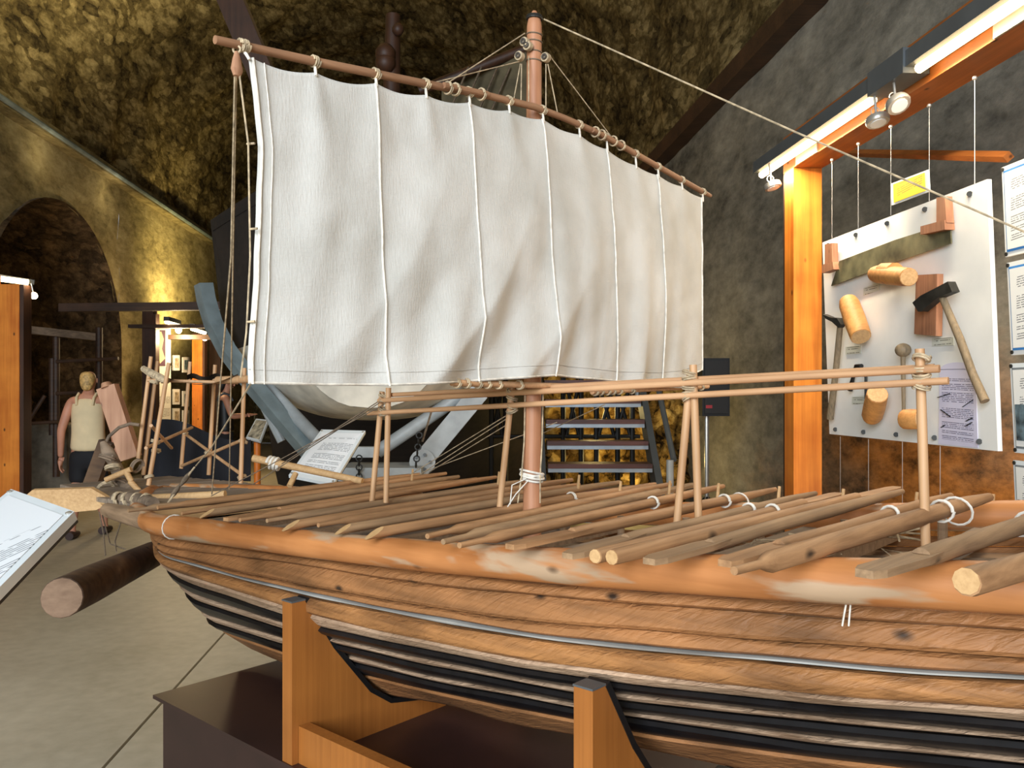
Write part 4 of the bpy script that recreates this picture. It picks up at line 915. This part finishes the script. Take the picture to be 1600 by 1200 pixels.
MB().prism(mpq, tun(0, -.02, 0)).build('panel', 'white_board', t)
MB().prism([p+tun(0, .004, 0) for p in lq(242, 258, 516, 572)], tun(0, -.004, 0)).build('map_field', 'purple', t)
MB().prism([PL(x, y, LP+.01) for x, y in ((244, 520), (252, 518), (256, 530), (253, 545), (258, 560), (250, 568), (247, 550), (243, 540))], tun(0, -.004, 0)).build('map_land', 'tank_top', t)
sheet('text', [p+tun(0, .006, 0) for p in lq(244, 266, 610, 690)], 'print_white', t)
for i, (x0_, yy0) in enumerate(((271, 555), (286, 558), (271, 608), (286, 611), (271, 638), (286, 641))):
    q = lq(x0_, x0_+10, yy0, yy0+24); c_ = sum(q, Vector())/4
    t = thing('framed_picture', 'small framed picture by the orange far post, row %s %s' % (('one', 'two', 'three')[i//2], ('left', 'right')[i % 2]), 'picture', q[0], 'framed pictures on the left')
    MB().prism(q, tun(0, -.02, 0)).build('mount', 'white_board', t); MB().prism([lerp(c_, p, .62)+tun(0, .005, 0) for p in q], tun(0, -.004, 0)).build('image', ('photo_mid', 'photo_dark')[i % 2], t)
for x0_, yy0, x1_, yy1, w in ((260, 503, 279, 508, 'nearer'), (300, 514, 320, 520, 'farther')):
    t = thing('strip_lamp', 'small far strip lamp above the pictures, %s of the two' % w, 'lamp', PL(x0_, yy0, -3.9), 'far strip lamps'); MB().beam(PL(x0_, yy0-5, -3.9), PL(x1_, yy1-4, -3.9), .08, .06).build('channel', 'lamp_grey', t)
    MB().tube([PL(x0_, yy0, -3.9), PL(x1_, yy1, -3.9)], .03, 8).build('light_tube', 'tube_glow', t); p = PL(x1_, yy1+8, -3.9); MB().bar(PL(x1_, yy1, -3.9), p+Vector((0, 0, .05)), .012).build('bulb_arm', 'lamp_grey', t); MB().ball(p+Vector((0, 0, .0)), .05, 8).build('bulb', 'spot_glow', t, True); light('strip_light', 'POINT', p-Vector((0, 0, .1)), 60, (1, .74, .4), shadow_soft_size=.1)
def lbeam(x0_, y0_, x1_, y1_, d, h, mat, label): tag(MB().beam(P(x0_, y0_, d), P(x1_, y1_, d), .12, h, (0, 0, 1)).build('beam', mat), label, 'beam', 'dark beams on the left')
lbeam(95, 481, 356, 478, 11.0, .105, 'dark_beam', 'long dark level beam crossing in front of the yellow-lit wall')
lbeam(203, 510, 330, 510, 12.0, .05, 'dark_beam', 'thin dark beam across the far dark post'); lbeam(265, 527, 332, 527, 12.6, .07, 'dark_beam', 'short dark beam just above the far orange post')
sc = thing('timber_rack', 'dark timber rack in the arched recess behind the walking person', 'rack', P(90, 770, 11.2))
MB().beam(P(30, 514, 11.0), P(160, 528, 11.6), .15, .1).build('top_rail', 'gnarl', sc)
for x, y0_, y1_ in ((88, 524, 745), (155, 512, 700), (82, 560, 680)): MB().bar(P(x, y0_, 11.3), P(x, y1_, 11.3), .045).build('post', 'dark_beam', sc)
for a, b in (((42, 662), (90, 659)), ((42, 662), (70, 618)), ((88, 615), (150, 612)), ((88, 565), (185, 560))): MB().bar(P(*a, 11.2), P(*b, 11.2), .025).build('rail', 'dark_beam', sc)
sb = MB(); q = PF(30, 772); sb.box((q.x, q.y, 0), (.75, 0, 0), (0, .5, 0), (0, 0, 1.0)); so_ = sb.build('stone_block', 'stone_block'); bv = so_.modifiers.new('bevel', 'BEVEL'); bv.width = .06; bv.segments = 2
tag(so_, 'worn grey stone block on the floor left of the walking person', 'block')
# black hull added as a backdrop, darkening the void behind the cradle
bg = thing('black_backdrop_hull', 'black backdrop hull added behind the steel cradle', 'boat', P(600, 830, 9.6))
def bh(a, b):
    x = lerp(380, 842, a); return P(x, 0, 9.4)*Vector((1, 1, 0))+Vector((0, .9*(abs(a-.5)*2)**3+.5*(1-b)**2, .25+1.35*b))
MB().grid(bh, 24, 10).build('hull_side', 'dark_hull', bg, 'full')
MB().grid(lambda a, b: bh(a, 1)+Vector((0, .02+1.2*b*(1-(abs(a-.5)*2)**3), -.05)), 24, 3).build('deck', 'dark_hull', bg)
MB().tube([bh(i/20, 1) for i in range(21)], .04, 8).build('gunwale', 'dark_post', bg, True)
MB().box(P(620, 700, 9.8)*Vector((1, 1, 0))+Vector((-.8, .2, 0)), (1.6, 0, 0), (0, .3, 0), (0, 0, .4)).build('keel_block', 'dark_post', bg)
# wall washers, with unseen fills added for the vault and left wall
light('wall_washer', 'SPOT', tun(16.2, -4.1, 2.75), 420, (1, .80, .34), tun(16.6, -5.3, 3.6), spot_size=2.3, spot_blend=1, shadow_soft_size=.15)
light('recess_lamp', 'POINT', P(165, 690, 13.0), 1.5, (1, .66, .36), shadow_soft_size=.1)
light('vault_fill', 'SPOT', tun(11.0, -1.0, 4.4), 1900, (1, .86, .5), tun(9.6, -2.2, 9), spot_size=2.6, spot_blend=1, shadow_soft_size=.4)  # added fill without a fixture, hidden by the sail, brightens the vault
for t, e in ((7.6, 5), (9.2, 4), (11.4, 4), (13.6, 5)): light('left_wall_fill', 'POINT', tun(t, -4.95, 4.55), e, (1, .84, .52), shadow_soft_size=.15)  # added fills without fixtures, grazing the left wall to brighten it
light('floor_washer', 'POINT', tun(3.4, 2.75, .6), 16, (1, .72, .4), shadow_soft_size=.2)
# ------------------------------------------------------------------ people, grown with the skin modifier
def skin_mesh(name, chains, mat, parent, sub=2):
    verts, edges, rad, idx = [], [], [], {}
    for ch in chains:
        prev = None
        for p, r in ch:
            k = tuple(round(c, 4) for c in p)
            if k not in idx: idx[k] = len(verts); verts.append(Vector(p)); rad.append(r if isinstance(r, tuple) else (r, r))
            i = idx[k]
            if prev is not None and prev != i: edges.append((prev, i))
            prev = i
    org = world_loc(parent) if parent else Vector()
    me = bpy.data.meshes.new(name); me.from_pydata([v for v in verts], edges, [])
    o = bpy.data.objects.new(name, me); COL.objects.link(o)
    if parent: o.parent = parent
    sm = o.modifiers.new('skin', 'SKIN'); sm.use_smooth_shade = True
    for i, s_ in enumerate(me.skin_vertices[0].data): s_.radius = rad[i]; s_.use_root = (i == 0)
    ss = o.modifiers.new('sub', 'SUBSURF'); ss.levels = sub; ss.render_levels = sub
    me.materials.append(M[mat]); return o
def person(label, loc, rz, h, top, bottom, hairc, pose):
    t = thing('person', label, 'person', loc); t.rotation_euler = (0, 0, rz); k = h/1.68
    def V(x, y, z): return (x*k, y*k, z*k)
    arms = pose
    hip = V(0, 0, .93)
    body = [[(hip, (.15*k, .11*k)), (V(0, 0, 1.05), (.125*k, .09*k)), (V(0, -.01, 1.22), (.135*k, .095*k)), (V(0, -.01, 1.36), (.12*k, .08*k)), (V(0, 0, 1.44), (.055*k, .052*k)), (V(0, .02, 1.50), (.048*k, .05*k)), (V(0, .03, 1.56), (.07*k, .085*k)), (V(0, .03, 1.63), (.066*k, .082*k)), (V(0, .02, 1.675), .035*k)]]
    for s_ in (-1, 1):
        st_ = .10*s_
        body.append([(hip, (.15*k, .11*k)), (V(.09*s_, 0, .86), .088*k), (V(.10*s_, .02+st_*.3, .5), .058*k), (V(.105*s_, st_, .30), .056*k), (V(.105*s_, st_*1.5, .10), .036*k), (V(.105*s_, st_*1.5+.02, .05), .038*k), (V(.11*s_, st_*1.5+.15, .03), .03*k)])
        hx, hy, hz, ex, ey, ez = arms[0 if s_ < 0 else 1]
        body.append([(V(0, -.01, 1.36), (.12*k, .08*k)), (V(.16*s_, 0, 1.375), .055*k), (V(ex*s_, ey, ez), .042*k), (V(hx*s_, hy, hz), .028*k)])
    bo = skin_mesh('body', body, 'skin', t)
    for s_ in (-1, 1):
        hx, hy, hz, ex, ey, ez = arms[0 if s_ < 0 else 1]; w0 = Vector((hx*s_, hy, hz)); d = (w0-Vector((ex*s_, ey, ez))).normalized(); sd = Vector((0, 1, 0))
        palm = w0+d*.07; ch = [[(tuple(w0*k), .026*k), (tuple(palm*k), (.034*k, .018*k))]]
        for f in range(4):
            r0 = palm+sd*(f-1.5)*.017+d*.02; ln = (.07, .08, .075, .06)[f]; inn = Vector((-s_, 0, 0))
            ch.append([(tuple(palm*k), (.034*k, .018*k)), (tuple(r0*k), .009*k), (tuple((r0+d*ln*.5+inn*.008)*k), .0085*k), (tuple((r0+d*ln*.9+inn*.03)*k), .007*k)])
        th = w0+d*.03+sd*.028; ch.append([(tuple(w0*k), .026*k), (tuple(th*k), .011*k), (tuple((th+d*.04+sd*.012)*k), .009*k)])
        skin_mesh('hand', ch, 'skin', t, 1)
    tp_ = skin_mesh('tank_top', [[(V(0, 0, .85), (.18*k, .145*k)), (V(0, 0, .92), (.182*k, .142*k)), (V(0, 0, 1.05), (.166*k, .125*k)), (V(0, -.01, 1.22), (.172*k, .128*k)), (V(0, -.01, 1.34), (.165*k, .118*k)), (V(0, 0, 1.42), (.125*k, .085*k))]], top, t)
    for s_ in (-1, 1):
        o = MB().tube([Vector(V(.075*s_, -.10, 1.33)), Vector(V(.082*s_, -.085, 1.40)), Vector(V(.085*s_, -.02, 1.44)), Vector(V(.085*s_, .06, 1.41)), Vector(V(.095*s_, .10, 1.33))], .024*k, 8, True, .6).build('strap', top, None, True, base=(0, 0, 0)); o.parent = t
    sh = [[(V(0, 0, .94), (.165*k, .125*k)), (V(0, 0, .86), (.17*k, .13*k))]]
    for s_ in (-1, 1): sh.append([(V(0, 0, .86), (.17*k, .13*k)), (V(.092*s_, .01, .72), .105*k), (V(.10*s_, .02+.02*s_, .52), .085*k)])
    skin_mesh('shorts', sh, bottom, t)
    skin_mesh('hair', [[(V(0, -.0, 1.66), (.07*k, .085*k)), (V(0, -.03, 1.60), (.082*k, .078*k)), (V(0, -.05, 1.53), (.066*k, .055*k)), (V(0, -.06, 1.47), (.035*k, .03*k))]], hairc, t)
    hd = MB(); 
    for s_ in (-1, 1):
        for (nm, c, r, sc_, m_) in (('eye', (.030*s_, .105, 1.595), .012, (1, .6, 1), 'white_board'), ('ear', (.074*s_, .03, 1.58), .02, (.4, .7, 1.2), 'skin')):
            o = MB().ball(Vector(c)*k, r*k, 8, sc_).build(nm, m_, None, True, base=(0, 0, 0)); o.parent = t
        o = MB().tube([Vector((.105*s_, .15*s_-.07, .04))*k, Vector((.105*s_, .15*s_+.02, .045))*k, Vector((.11*s_, .15*s_+.17, .03))*k], [.04*k, .045*k, .03*k], 10).build('shoe', 'shoe', None, True, base=(0, 0, 0)); o.parent = t
    for nm, c, r, sc_ in (('nose', (0, .125, 1.565), .015, (.8, 1, 1.3)), ('mouth', (0, .108, 1.53), .02, (1, .4, .35))):
        o = MB().ball(Vector(c)*k, r*k, 8, sc_).build(nm, 'skin', None, True, base=(0, 0, 0)); o.parent = t
    return t
hang = (.27, .02, .80, .25, -.02, 1.08)
pp = PF(138, 838); person('person walking away in a cream tank top and black shorts', Vector((pp.x, pp.y, 0)), .15, 1.66, 'tank_top', 'shorts', 'hair', (hang, hang))
pq = PF(352, 768); fw = (.12, .30, 1.12, .24, .08, 1.10)
person('person in dark clothes standing far back among the pictures', Vector((pq.x, pq.y, 0)), -1.2, 1.66, 'black', 'shorts', 'black', (fw, fw))
